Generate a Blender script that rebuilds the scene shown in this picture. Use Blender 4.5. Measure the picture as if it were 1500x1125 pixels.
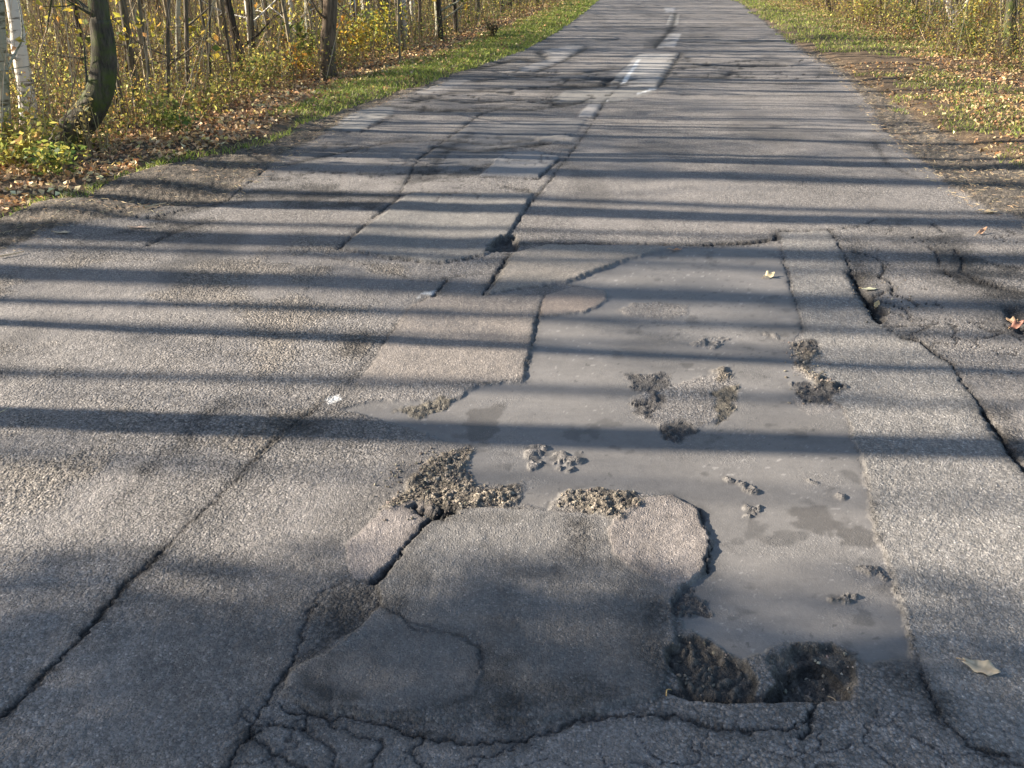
import bpy, math, random
import numpy as np
from mathutils import Vector

random.seed(7)
rng = np.random.default_rng(11)
for o in list(bpy.data.objects):
    bpy.data.objects.remove(o)
C = bpy.context.scene.collection
R = math.radians

# ------------------------------------------------------------------ camera
CAM_H, PITCH, FPX = 1.6, R(24.4), 1458.0
cam = bpy.data.cameras.new('camera'); cam.sensor_width = 36; cam.lens = 36*FPX/1500
cam.clip_start = 0.05; cam.clip_end = 500
co = bpy.data.objects.new('camera', cam); C.objects.link(co)
co.location = (0, 0, CAM_H); co.rotation_euler = (R(90)-PITCH, 0, 0)
bpy.context.scene.camera = co

# ------------------------------------------------------------------ light
SUN_AZ_LEFT, SUN_EL = 84.5, 24.0           # degrees left of the camera's heading, height
world = bpy.data.worlds.new('World'); bpy.context.scene.world = world; world.use_nodes = True
nt = world.node_tree; nt.nodes.clear()
sky = nt.nodes.new('ShaderNodeTexSky'); sky.sky_type = 'NISHITA'; sky.sun_disc = False
sky.sun_elevation = R(SUN_EL); sky.sun_rotation = R(-SUN_AZ_LEFT)
bg = nt.nodes.new('ShaderNodeBackground'); bg.inputs['Strength'].default_value = 0.066
out = nt.nodes.new('ShaderNodeOutputWorld')
nt.links.new(sky.outputs[0], bg.inputs['Color']); nt.links.new(bg.outputs[0], out.inputs['Surface'])
sl = bpy.data.lights.new('sun', 'SUN'); sl.energy = 5.0; sl.angle = R(0.55); sl.color = (1.0, 0.88, 0.73)
so = bpy.data.objects.new('sun', sl); C.objects.link(so)
SUN_DIR = Vector((-math.sin(R(SUN_AZ_LEFT))*math.cos(R(SUN_EL)), math.cos(R(SUN_AZ_LEFT))*math.cos(R(SUN_EL)), math.sin(R(SUN_EL))))
so.rotation_euler = SUN_DIR.to_track_quat('Z', 'Y').to_euler()
so.location = (-20, 0, 12)
vs = bpy.context.scene.view_settings
vs.view_transform = 'Standard'; vs.look = 'None'; vs.gamma = 1; vs.use_curve_mapping = False
vs.exposure = 1.86

# ------------------------------------------------------------------ survey: pixel of the photograph -> point on the ground
CP, SP = math.cos(PITCH), math.sin(PITCH)
def gnd(px, py):
    u = 562.5-py
    t = CAM_H/(FPX*SP-u*CP)
    return ((px-750)*t, (FPX*CP+u*SP)*t)
def gp(pts): return np.array([gnd(*p) for p in pts])
def to_px(x, y):
    d = y*CP+CAM_H*SP
    v = y*SP-CAM_H*CP
    return 750+x/d*FPX, 562.5-v/d*FPX
def at_h(px, py, Y):                                   # point seen at a pixel at distance Y
    u = 562.5-py
    t = Y/(FPX*CP+u*SP)
    return ((px-750)*t, Y, CAM_H+(-FPX*SP+u*CP)*t)

# ------------------------------------------------------------------ noise
def _h(ix, iy, s):
    n = (ix.astype(np.int64)*374761393+iy.astype(np.int64)*668265263+s*1442695041) & 0xffffffff
    n = ((n ^ (n >> 13))*1274126177) & 0xffffffff
    n = ((n ^ (n >> 16))*2246822519) & 0xffffffff
    return ((n ^ (n >> 15)) & 0xffffff)/float(0xffffff)
def vnoise(x, y, s=0):
    ix = np.floor(x); iy = np.floor(y); fx = x-ix; fy = y-iy
    fx = fx*fx*(3-2*fx); fy = fy*fy*(3-2*fy)
    a = _h(ix, iy, s); b = _h(ix+1, iy, s); c = _h(ix, iy+1, s); d = _h(ix+1, iy+1, s)
    return (a+(b-a)*fx)*(1-fy)+(c+(d-c)*fx)*fy
def fbm(x, y, sc, octv=4, s=0, g=0.5):
    r = 0; a = 1; t = 0
    for i in range(octv):
        r = r+a*(vnoise(x*sc+i*17.3, y*sc-i*9.1, s+i)*2-1); t += a; a *= g; sc *= 2.03
    return r/t
def worley(x, y, sc, s=0):
    x = x*sc; y = y*sc; ix = np.floor(x); iy = np.floor(y)
    f1 = np.full(x.shape, 9.0); f2 = f1.copy(); idv = np.zeros(x.shape)
    for dx in (-1, 0, 1):
        for dy in (-1, 0, 1):
            cx = ix+dx; cy = iy+dy
            d = np.hypot(cx+_h(cx, cy, s)-x, cy+_h(cx, cy, s+77)-y)
            hv = _h(cx, cy, s+31)
            m = d < f1
            f2 = np.where(m, f1, np.minimum(f2, d)); idv = np.where(m, hv, idv); f1 = np.where(m, d, f1)
    return f1, f2, idv
def sstep(a, b, v):
    t = np.clip((v-a)/(b-a), 0, 1); return t*t*(3-2*t)
def seg_dist(x, y, P, closed=False):
    n = len(P); d = np.full(x.shape, 1e9)
    for i in range(n if closed else n-1):
        a = P[i]; b = P[(i+1) % n]; ab = b-a; L = max(ab@ab, 1e-12)
        t = np.clip(((x-a[0])*ab[0]+(y-a[1])*ab[1])/L, 0, 1)
        d = np.minimum(d, np.hypot(x-a[0]-t*ab[0], y-a[1]-t*ab[1]))
    return d
def inside(x, y, P):
    r = np.zeros(x.shape, bool); n = len(P)
    for i in range(n):
        a = P[i]; b = P[(i+1) % n]
        if a[1] == b[1]: continue
        c = ((a[1] > y) != (b[1] > y)) & (x < (b[0]-a[0])*(y-a[1])/(b[1]-a[1])+a[0])
        r ^= c
    return r
def local(x, y, P, m):
    return np.nonzero((x > P[:, 0].min()-m) & (x < P[:, 0].max()+m) & (y > P[:, 1].min()-m) & (y < P[:, 1].max()+m))[0]
def sdf(x, y, pts, m=0.4):                              # negative inside, far away = m
    P = gp(pts); r = np.full(x.shape, m)
    k = local(x, y, P, m)
    if len(k):
        d = seg_dist(x[k], y[k], P, True); r[k] = np.where(inside(x[k], y[k], P), -d, np.minimum(d, m))
    return r

# ------------------------------------------------------------------ what the road looks like (outlines surveyed from the photograph)
MUD = [(1000,363),(1138,360),(1150,395),(1163,435),(1175,480),(1158,500),(1162,540),(1192,560),(1165,574),(1163,590),(1188,606),(1236,596),
       (1250,640),(1266,690),(1277,740),(1290,790),(1306,840),(1324,890),(1336,935),(1334,966),(1262,968),(1236,950),(1200,938),(1150,940),(1108,962),(1090,968),
       (1050,945),(1000,925),(990,880),(1015,850),(1040,835),(1042,790),(1022,745),(985,727),(930,722),(880,715),(820,725),(805,745),(762,737),
       (772,705),(700,712),(686,690),(690,652),(640,640),(600,626),(550,612),(500,600),(560,585),(660,588),(700,565),(768,560),(776,520),(788,466),(860,457),(888,440),
       (884,424),(830,416),(870,400),(920,381),(975,366)]
ISLES = {'middle': [(925,585),(960,566),(1000,560),(1050,545),(1078,560),(1080,578),(1074,600),(1040,620),(1000,640),(980,640),(968,622),(935,610)],
         'north': [(905,455),(930,444),(970,441),(1008,446),(1012,458),(985,466),(930,464)],
         'coin': [(1280,673),(1294,668),(1308,673),(1294,679)]}
MOUND = [(575,835),(622,772),(655,750),(720,745),(805,748),(870,757),(930,735),(985,728),(1022,745),(1040,790),(1036,835),(1010,857),(988,880),(985,930),
         (978,1000),(955,1025),(860,1040),(770,1058),(700,1050),(640,1052),(560,1045),(470,1042),(412,1012),(432,975),(475,958),(520,925),(560,892),(553,860)]
PINKP = [(508,800),(560,747),(600,733),(640,742),(613,778),(578,822),(545,852),(520,845),(510,822)]
LOWP = [(420,1000),(440,975),(500,930),(565,893),(600,917),(680,935),(706,952),(706,990),(690,1022),(600,1040),(480,1035)]
RLIT = [(890,778),(930,738),(985,730),(1022,747),(1040,790),(1035,833),(1010,855),(985,862),(955,850),(915,832),(900,815)]
CLODS = [[(560,748),(600,700),(640,665),(690,648),(692,700),(720,712),(772,703),(752,738),(700,747),(650,752),(600,738)],
         [(812,742),(825,722),(880,714),(935,724),(948,740),(905,768),(868,758)],
         [(1155,500),(1190,495),(1200,520),(1190,545),(1235,560),(1230,575),(1195,562),(1160,530)],
         [(1040,540),(1070,536),(1078,552),(1060,562),(1045,556)]]
DEBRIS = [[(760,652),(800,650),(830,662),(850,655),(862,672),(840,694),(800,684),(775,690)], [(1040,490),(1075,495),(1050,512),(1000,505)], [(1060,695),(1120,715),(1110,725),(1060,710)],
          [(1205,862),(1275,870),(1270,884),(1215,882)], [(1110,485),(1160,487),(1150,500),(1120,495)], [(1180,700),(1250,715),(1240,735),(1190,715)],
          [(1090,735),(1120,740),(1110,760),(1085,760)],[(1290,940),(1310,942),(1308,956),(1294,952)],[(1312,960),(1340,962),(1336,973),(1316,970)],
          [(1230,820),(1290,830),(1320,860),(1290,850)]]
WETB = [[(920,548),(975,545),(985,563),(960,575),(925,568)], [(925,590),(960,575),(975,580),(955,610),(935,605)], [(968,622),(1000,615),(1020,630),(990,646),(972,640)],
        [(1163,560),(1234,560),(1234,575),(1205,592),(1172,590)], [(1168,497),(1196,497),(1200,518),(1182,516)], [(1160,745),(1205,742),(1228,765),(1208,780),(1165,768)],
        [(1215,775),(1260,768),(1288,782),(1284,800),(1245,803)], [(580,600),(620,588),(670,582),(655,600),(610,612)], [(680,600),(740,590),(720,640),(690,650)],
        [(983,872),(1010,858),(1032,880),(1036,898),(1010,905),(980,900)], [(1048,570),(1080,560),(1078,600),(1050,620),(1050,595)]]
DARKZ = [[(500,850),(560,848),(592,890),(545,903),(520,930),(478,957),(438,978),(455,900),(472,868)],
         [(420,1020),(480,1030),(560,1040),(640,1030),(700,1000),(712,960),(720,990),(790,1010),(880,1000),(960,1020),(900,1045),(770,1062),(700,1066),(600,1060),(480,1050)],  # near end of the mound: its shade and damp, put into the colour
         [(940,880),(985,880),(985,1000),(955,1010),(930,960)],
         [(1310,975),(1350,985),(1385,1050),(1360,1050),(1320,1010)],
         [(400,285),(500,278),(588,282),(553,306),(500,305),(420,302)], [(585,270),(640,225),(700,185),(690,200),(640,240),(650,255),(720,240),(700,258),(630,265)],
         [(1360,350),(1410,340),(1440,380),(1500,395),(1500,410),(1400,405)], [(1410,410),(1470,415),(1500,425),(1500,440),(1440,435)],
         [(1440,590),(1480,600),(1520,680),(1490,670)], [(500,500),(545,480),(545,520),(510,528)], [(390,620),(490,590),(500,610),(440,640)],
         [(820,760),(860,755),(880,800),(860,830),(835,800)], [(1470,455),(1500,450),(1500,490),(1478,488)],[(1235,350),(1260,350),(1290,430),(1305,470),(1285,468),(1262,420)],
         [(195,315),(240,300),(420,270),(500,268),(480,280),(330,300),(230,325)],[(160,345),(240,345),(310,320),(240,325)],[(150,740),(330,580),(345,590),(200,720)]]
GREY = (.150, .146, .141)
# outline, tint, rise in metres, grain, label
PATCHES = [
 ([(790,75),(840,66),(860,69),(824,90),(782,106),(744,105),(796,89)], (.235,.225,.215), .004, .4, 'pale asphalt patch at the left side of the far road'),
 ([(600,134),(640,117),(692,116),(672,126),(620,140)], (.21,.2,.19), .003, .4, 'pale asphalt strip beside the far left verge'),
 ([(469,188),(510,166),(560,155),(578,155),(576,166),(526,192)], (.20,.195,.185), .006, .4, 'pale smooth patch at the left road edge'),
 ([(615,234),(687,183),(860,172),(845,195),(780,213),(750,218),(725,240),(650,250)], (.125,.123,.123), .008, .8, 'dark slab left of the centre joint'),
 ([(745,222),(785,222),(820,229),(790,260),(703,258),(724,237)], (.19,.185,.18), .010, .5, 'smooth pale patch on the centre joint'),
 ([(785,203),(820,199),(844,201),(838,208),(790,209)], (.24,.22,.195), .012, .5, 'small pale lens of asphalt beside the centre joint'),
 ([(845,171),(862,153),(880,153),(868,171)], (.26,.25,.24), .014, .4, 'small pale block patch on the centre joint'),
 ([(500,365),(560,316),(600,284),(780,284),(747,343),(712,374),(640,386),(560,378)], (.165,.158,.148), .012, 1.0, 'raised rectangular slab left of the small black hole'),
 ([(752,372),(800,360),(990,361),(975,374),(880,399),(830,414),(716,431)], (.215,.195,.17), .010, .9, 'bright sunlit patch touching the top of the mud sheet'),  # sunlit brightness is put into the tint
 ([(596,452),(630,434),(795,432),(786,480),(769,556),(700,562),(520,562),(560,510)], (.186,.166,.149), .004, 1.0, 'brownish patch left of the mud sheet'),
 ([(797,433),(840,420),(885,424),(888,440),(858,456),(790,464)], (.235,.195,.165), .003, .6, 'sandy pink tongue of asphalt on the mud sheet edge'),
 ([(890,124),(935,80),(998,78),(978,106),(965,129)], (.27,.26,.245), .004, .5, 'pale patch in the middle of the far road'),
 ([(960,71),(977,50),(998,49),(990,68)], (.27,.265,.26), .006, .4, 'narrow grey block on the far centre line'),
 ([(975,37),(981,22),(995,21),(994,37)], (.30,.29,.27), .006, .4, 'pale block on the far centre line'),
 ([(975,18),(973,11),(989,11),(988,18)], (.27,.265,.26), .006, .4, 'farthest pale block on the centre line'),
 ([(800,150),(830,133),(965,129),(950,140),(900,150)], (.17,.165,.155), .004, .7, 'wide grey patch before the pale centre patch'),
 (MOUND, (.148,.141,.134), .009, .9, 'large dark repair patch sinking in the foreground'),
 (LOWP, (.162,.154,.147), .004, .8, 'lighter tongue of asphalt on the lower left of the dark repair'),
 (PINKP, (.20,.178,.166), .004, .9, 'small pinkish scrap of asphalt beside the crevice'),
 (RLIT, (.195,.174,.160), .004, .9, 'pinkish rounded lobe of asphalt beside the mud sheet'),
 ([(1142,340),(1215,338),(1245,392),(1262,424),(1290,472),(1350,502),(1393,533),(1412,562),(1442,602),(1500,692),(1560,800),(1600,1000),(1560,1120),(1420,1092),(1380,1050),(1330,930),(1290,790),(1266,690),(1240,600),(1190,560),(1175,480)],
   (.180,.172,.162), .002, 1.15, 'long strip of coarse asphalt right of the mud sheet'),
]
PAINT = [[(909,122),(917,122),(939,88),(933,88)], [(930,139),(933,140),(960,132),(957,130)], [(886,149),(891,147),(890,150)],[(472,592),(478,583),(495,578),(500,586),(486,590)],[(612,436),(620,428),(638,426),(634,434)]]
CRACKS = [ # points, half width, depth, dark
 ([(-120,1165),(0,1050),(60,992),(130,922),(180,862),(240,802),(290,757),(350,697),(400,646),(440,611),(480,586)], .008, .006, .85),
 ([(0,1050),(60,992),(130,922),(180,862),(240,802)], .014, .003, .5),
 ([(480,586),(520,551),(560,506),(596,455)], .008, .003, .35), ([(596,455),(628,434)], .008, .004, .3), ([(636,433),(648,418),(655,410)], .011, .014, 1),
 ([(330,1125),(362,1068),(396,1018),(430,968)], .006, .007, .8), ([(430,968),(450,900),(470,868),(500,852)], .007, .006, .5),
 ([(708,432),(728,402),(745,374)], .010, .016, 1), ([(745,345),(778,298),(805,265),(830,230),(850,205),(868,178),(885,150),(912,122)], .009, .012, .85),
 ([(498,364),(530,334),(557,311),(583,290),(612,232),(683,181),(703,167),(760,150)], .014, .014, .8),
 ([(750,358),(850,356),(1000,357),(1040,358),(1100,355),(1136,351),(1140,338)], .013, .018, 1), ([(1140,338),(1200,337),(1222,336),(1262,331),(1280,322)], .009, .012, .9),
 ([(1040,357),(1100,355),(1136,350)], .02, .025, 1),
 ([(1140,345),(1152,395),(1164,438),(1176,482)], .007, .006, .6), ([(1240,620),(1266,690),(1290,790),(1330,925),(1352,985),(1380,1060),(1420,1092),(1500,1122)], .006, .002, .3),
 ([(1350,985),(1380,1050),(1410,1085),(1470,1110)], .009, .005, .6),
 ([(1215,338),(1228,357),(1244,390),(1262,424),(1290,472),(1318,492),(1350,502),(1393,533),(1412,562),(1442,602),(1470,642),(1505,700),(1560,800)], .007, .014, .9),
 ([(1250,398),(1262,426),(1288,470)], .03, .03, .9), ([(1440,600),(1470,645),(1500,690)], .025, .02, .8),
 ([(1250,368),(1275,374),(1293,385),(1295,396),(1288,404),(1305,415),(1309,430),(1332,436),(1345,448)], .007, .013, .9),
 ([(1309,420),(1290,430),(1270,436),(1300,442),(1325,452),(1335,467)], .008, .013, .9), ([(1235,378),(1262,388)], .008, .012, .8),
 ([(1365,328),(1380,340)], .014, .016, .9), ([(1350,352),(1372,372),(1378,392),(1395,405),(1410,415)], .008, .012, .8), ([(1398,365),(1408,378),(1408,398),(1430,410),(1470,420)], .012, .014, .8),
 ([(1438,380),(1460,388),(1500,392)], .008, .01, .7),
 ([(648,746),(615,777),(578,822),(548,853)], .010, .022, .95), ([(605,742),(625,752),(648,760),(662,748)], .018, .03, 1),
 ([(548,853),(560,890),(585,905),(610,925),(680,935),(706,952),(704,990)], .008, .004, .4), ([(385,1024),(430,1040),(470,1047),(520,1050),(560,1058),(620,1077),(690,1088),(762,1085),(810,1068),(850,1050),(900,1046),(985,1046),(1060,1068),(1100,1074),(1165,1066),(1188,1045),(1200,1025)], .008, .008, .75),
 ([(450,1040),(445,1065),(390,1058),(360,1075)], .006, .006, .6), ([(470,1047),(520,1075),(560,1085),(540,1125)], .006, .006, .6), ([(360,1075),(400,1100),(450,1125)], .006, .006, .6), ([(620,1077),(600,1100),(620,1130)], .007, .006, .6), ([(1188,1045),(1185,1072),(1175,1080)], .012, .012, .8),
 ([(440,1065),(480,1090),(500,1130)], .006, .006, .55), ([(762,1085),(750,1100),(690,1110)], .006, .005, .5), ([(390,1058),(350,1050)], .006, .006, .6),
 ([(985,728),(1022,745),(1040,790),(1036,838)], .010, .012, .9), ([(768,556),(776,520),(788,466),(797,433)], .007, .006, .6),
 ([(502,366),(560,378),(640,387),(700,376)], .008, .008, .6), ([(600,282),(700,283),(790,284)], .012, .01, .6), ([(703,260),(790,262),(822,230)], .012, .01, .6), ([(730,272),(780,283),(765,277)], .02, .01, .7),
 ([(470,190),(528,193),(578,168)], .015, .01, .7), ([(200,322),(235,318),(330,290),(365,268),(392,245)], .012, .016, .8), ([(215,360),(260,338),(315,322)], .02, .012, .7), ([(215,322),(300,321)], .01, .01, .8),
 ([(500,380),(470,376),(560,392),(600,410),(630,412),(680,402),(712,400)], .009, .006, .45), ([(420,240),(520,218),(600,200)], .03, .01, .5),
 # far damage
 ([(690,133),(740,129),(820,131),(900,123),(932,115)], 0.075, .02, .9), ([(600,150),(660,136),(720,134)], 0.060, .02, .9), ([(832,118),(892,115)], .07, .035, 1), ([(884,126),(893,116)], 0.075, .03, .9),
 ([(1000,100),(1040,95),(1100,97),(1150,96)], 0.090, .025, .9), ([(1000,112),(1060,112),(1075,104)], 0.090, .025, .9), ([(858,70),(824,90),(780,107)], 0.045, .015, .9), ([(790,75),(800,87)], 0.075, .03, .9),
 ([(960,70),(977,50),(985,38),(990,20)], 0.075, .012, .9), ([(640,163),(700,158),(780,160),(850,150)], 0.053, .015, .9), ([(560,155),(620,160),(700,162)], 0.045, .012, .9),
 ([(998,78),(978,106),(965,128)], 0.045, .02, .9), ([(850,123),(900,124),(1000,123),(1200,122)], 0.045, .008, .9), ([(780,90),(760,85),(700,100)], 0.090, .02, .9), ([(800,210),(700,222),(640,215)], 0.045, .008, .9),
 ([(1480,452),(1490,470),(1500,485)], 0.045, .03, .9), ([(1382,398),(1420,410),(1500,430)], 0.045, .01, .9),
 ([(620,142),(680,150),(760,146),(820,152)], .07, .02, .8), ([(700,118),(760,112),(850,108),(900,100)], .08, .02, .8), ([(980,60),(1060,64),(1130,60)], .09, .015, .7), ([(560,208),(640,204),(720,212),(780,206)], .03, .012, .7),
 ([(1000,140),(1100,142),(1200,139)], .03, .004, .35), ([(880,40),(960,42),(1100,38)], .12, .01, .5), ([(730,62),(800,60),(900,58)], .09, .012, .6), ([(400,262),(470,250),(560,256),(640,250)], .025, .01, .7), ([(1350,262),(1300,240),(1280,205)], .02, .006, .5),
]
HOLES = [ # outline, depth, edge, label
 ([(986,930),(1010,926),(1055,950),(1090,975),(1100,1000),(1095,1022),(1040,1025),(1000,1020),(984,990)], .024, .02, 'shallow left half of the pothole, with crumbled dark lumps'),
 ([(1122,1000),(1130,965),(1165,942),(1205,938),(1242,955),(1256,990),(1244,1020),(1200,1022),(1120,1022)], .024, .02, 'deep right half of the pothole with straight cut front edge'),
 ([(712,370),(728,348),(752,343),(762,352),(752,368),(730,368)], .035, .02, 'small black hole at the centre joint'),
 ([(1262,428),(1278,432),(1300,460),(1296,470),(1284,468)], .03, .015, 'narrow hole beside the right-hand crack'),
]
PITF = [(1140,1020),(1148,985),(1175,968),(1205,968),(1228,985),(1240,1010),(1232,1020)]

LEFT_EDGE = [(-2500,900),(-700,520),(-200,372),(0,331),(60,306),(140,281),(230,251),(300,229),(342,226),(400,206),(450,180),(520,152),(620,124),(700,96),(760,76),(800,56),(850,22),(875,0),(893,-30)]
RIGHT_EDGE = [(1030,-30),(1080,0),(1150,55),(1185,78),(1232,100),(1262,122),(1300,146),(1340,168),(1370,195),(1425,218),(1500,243),(1650,300),(2100,450),(4000,1000)]
ROAD_R = [(1060,-30),(1078,0),(1140,50),(1180,80),(1222,100),(1246,122),(1270,152),(1296,190),(1338,228),(1385,266),(1440,303),(1520,330),(1750,470),(3600,1000)]
SHOULD_L = [(-400,520),(-100,400),(0,372),(70,342),(200,322),(240,302),(330,290),(365,266),(395,244),(430,222),(520,165),(620,132),(700,103),(760,83),(802,60)]
WOOD_L = [(-2500,640),(-700,400),(0,262),(60,243),(140,232),(200,208),(290,190),(380,152),(470,117),(560,96),(620,76),(700,46),(760,26),(850,-5),(870,-30)]
WOOD_R = [(1085,-30),(1120,-5),(1200,22),(1260,48),(1330,62),(1400,92),(1500,112),(1700,170),(2200,300),(4000,600)]
def beyond(x, y, line, side):                            # signed distance across a boundary line, positive to the wood side; lines run with y
    P = gp(line); P = P[np.argsort(P[:, 1])]
    P = np.vstack([[P[0, 0]+(P[0, 0]-P[1, 0])*0, -60], P, [P[-1, 0]+ (P[-1, 0]-P[-2, 0])/(P[-1, 1]-P[-2, 1])*60, P[-1, 1]+60]])
    xe = np.interp(y, P[:, 1], P[:, 0])
    return (x-xe)*side

PRIO = {}
def evaluate(x, y, full=True):
    """height, colour, grain, gloss and region of every ground point"""
    n = len(x)
    wx = x+0.010*fbm(x, y, 28, 3, 5)+.012*fbm(x, y, 7, 2, 8); wy = y+0.010*fbm(x, y, 28, 3, 6)+.012*fbm(x, y, 7, 2, 9)
    far = sstep(5, 12, y)
    le = beyond(x, y, LEFT_EDGE, -1)+.06*fbm(x, y, 3.1, 4, 21); re = beyond(x, y, RIGHT_EDGE, 1)+.10*fbm(x, y, 2.3, 4, 22)
    rr = beyond(x, y, ROAD_R, 1)+.05*fbm(x, y, 6, 3, 23); sh = beyond(x, y, SHOULD_L, -1)+.06*fbm(x, y, 6, 3, 24)
    z = .012*fbm(x, y, .7, 3, 1)+.0035*fbm(x, y, 6, 3, 2)+.0016*fbm(x, y, 45, 2, 3)
    # road colour: old coarse asphalt
    mott = fbm(x, y, 1.7, 4, 40); fine = fbm(x, y, 14, 3, 41)
    base = np.array((.170, .159, .150))
    col = base[None, :]*(1+.14*mott+.13*fine)[:, None]
    # newer fill of the left lane, foreground
    grain = 1.0+.45*sstep(-.1, .6, fbm(x, y, 1.3, 3, 50)+.25)
    gloss = np.full(n, .86)
    rough = sstep(.0, .35, fbm(x, y, 2.6, 4, 61)-.02)*(beyond(x, y, [(600,440),(480,586),(350,697),(130,922)], -1) > 0.0)*sstep(6.5, 5, y)*sstep(2.3, 2.9, y)
    grain += 1.2*rough; z += rough*.0035*(1-2*worley(wx, wy, 40, 3)[0]); col *= (1+.16*rough)[:, None]*np.array((1.04, 1.0, .93))[None, :]**rough[:, None]
    stain = sstep(.15, .55, fbm(x*1.6, y*.7, 1.1, 4, 63))*.30+sstep(.1, .6, fbm(x, y, 5, 4, 64))*.16; col *= (1-stain)[:, None]
    region = np.zeros(n, int); region[:] = 1
    prev = 1e9
    for i, (pts, tint, rise, gr, lab) in enumerate(PATCHES):
        s = sdf(wx, wy, pts, .12)
        e = .006+.02*far
        m = sstep(e, -e, s)
        jig = 1+.10*mott+.12*fine
        col = col*(1-m)[:, None]+np.array(tint)[None, :]*jig[:, None]*m[:, None]
        grain = grain*(1-m)+gr*m
        k = rise*(1-.5*sstep(-.05, -.6, -(-s)))
        z += m*(rise*.9)*(sstep(.35, 0, -s)*.6+.4)
        rim = np.exp(-((s-.004)/(.005+.008*far))**2)*sstep(-.25, .45, fbm(x, y, 4, 3, 70+i))
        col *= (1-.45*rim)[:, None]
        region[(s < 0)] = 100+i
    sm = sdf(wx, wy, MOUND, .12); mm = sstep(.0, -.05, sm)
    dirt_shade = mm*(.22*sstep(-.1, .5, fbm(x*2.2, y*.8, 2.6, 4, 250))+.30*sstep(.05, .5, fbm(x, y, 7, 4, 251))+.25*sstep(2.35, 1.85, y+.15*fbm(x, y, 3, 3, 252)))  # dirt streaks and blotches; near end also darkened for shade and damp
    col *= (1-dirt_shade)[:, None]; z += mm*.004*fbm(x, y, 5, 3, 253)
    # clods
    for i, pts in enumerate(CLODS):
        s = sdf(wx+.03*fbm(x, y, 15, 4, 88), wy+.03*fbm(x, y, 15, 4, 89), pts, .12); m = sstep(.012, -.03, s)
        f1, f2, idv = worley(wx, wy, 44, 90+i); g1, _, _ = worley(wx, wy, 90, 95+i)
        ang = np.clip((f2-f1)*2.6, 0, 1); z += m*(.002+.009*ang*(.1+.95*idv**2)+.004*(1-g1)+.014*fbm(x, y, 12, 4, 97)+.006*fbm(x, y, 60, 2, 98))
        tint = np.array((.21, .178, .135))
        col = col*(1-m*.85)[:, None]+(tint[None, :]*(.35+.9*idv)[:, None]*(.45+.75*np.clip(f2-f1, 0, .6)/.6)[:, None])*(m*.85)[:, None]
        grain = grain*(1-m)+1.6*m
        region[(s < 0)] = 1
    # mud sheet
    s = sdf(wx, wy, MUD, .15)
    for k, pts in ISLES.items():
        si = sdf(wx, wy, pts, .15); s = np.maximum(s, -si)
    for pts in CLODS[2:]:
        s = np.maximum(s, -sdf(wx, wy, pts, .15)-.002)
    debris_dark = np.zeros(n)
    for pts in DEBRIS:
        sd = sdf(x, y, pts, .1)
        lump = np.clip(.20+fbm(x, y, 34, 4, 120)*.9, 0, .6)*sstep(.01, -.03, sd)
        z += lump*.015; dd = sstep(.02, -.03, sd)*sstep(-.1, .4, fbm(x, y, 26, 4, 121)); debris_dark = np.maximum(debris_dark, dd)
        s = np.maximum(s, (lump-.10)*.06-(lump <= .1)*.2)
    m = sstep(.010, -.010, s+.012*fbm(x, y, 40, 3, 140))
    zm = -.003+.0012*fbm(x, y, 1.5, 3, 33)+.0003*fbm(x, y, 18, 2, 34)
    # the sheet sits a little under the mounds and level with the coarse strip at its right
    z = z*(1-m)+zm*m
    streak = fbm(x*.6, y*2.2, 5, 4, 130)
    mc = np.array((.146, .139, .132))[None, :]*(1+.22*fbm(x, y, 2.2, 5, 131)+.12*streak+.10*fbm(x, y, 16, 4, 137))[:, None]
    wetm = sstep(.12, .5, fbm(x, y, 3.5, 5, 132))*.2+sstep(.30, .5, fbm(x, y, 11, 5, 138))*.30
    mc = mc*(1-wetm)[:, None]
    mc = mc*(1-.45*debris_dark)[:, None]
    speck = (vnoise(x*90, y*90, 9) > .91)*.55*sstep(0, .3, fbm(x, y, 4, 2, 133)+.15)-(vnoise(x*60, y*60, 19) > .92)*.35*sstep(0, .3, fbm(x, y, 3, 2, 134)+.1)
    mc = mc*(1+speck)[:, None]
    col = col*(1-m)[:, None]+mc*m[:, None]
    grain = grain*(1-m)+(.16+.35*sstep(0, .5, fbm(x, y, 5, 4, 139)))*m; gloss = gloss*(1-m)+.66*m
    dust = np.exp(-np.maximum(s, 0)/.035)*(s > 0)*sstep(-.25, .5, fbm(x, y, 9, 4, 135))*.75
    col = col*(1-dust)[:, None]+mc*.95*dust[:, None]; grain = grain*(1-.6*dust)
    edge = np.exp(-((s-.004)/.008)**2)*sstep(-.3, .5, fbm(x, y, 5, 3, 136)); col *= (1-.35*edge*(.3+.7*sstep(-.2, .4, fbm(x, y, 6, 2, 134))))[:, None]
    region[(s < 0)] = 2
    # wet dark blotches, lumpy
    for i, pts in enumerate(WETB):
        s2 = sdf(x+.03*fbm(x, y, 22, 3, 11), y+.03*fbm(x, y, 22, 3, 12), pts, .12)
        m = sstep(.012, -.006, s2)
        f1, f2, idv = worley(wx, wy, 52, 140+i)
        flat = i in (5, 6, 8)
        if not flat:
            z += m*(.010*np.clip((f2-f1)*2.5, 0, 1)*idv+.006*fbm(x, y, 20, 3, 145)-.004); grain = grain*(1-m)+1.1*m
            region[(s2 < 0) & (region == 2)] = 1
        c = np.array((.055, .052, .050)) if not flat else np.array((.078, .073, .068))
        if i == 7 or i == 10: c = np.array((.09, .08, .062))
        k = m*(.9 if not flat else .8)
        col = col*(1-k)[:, None]+c[None, :]*(.6+.8*idv)[:, None]*k[:, None] if not flat else col*(1-k)[:, None]+c[None, :]*k[:, None]
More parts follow.
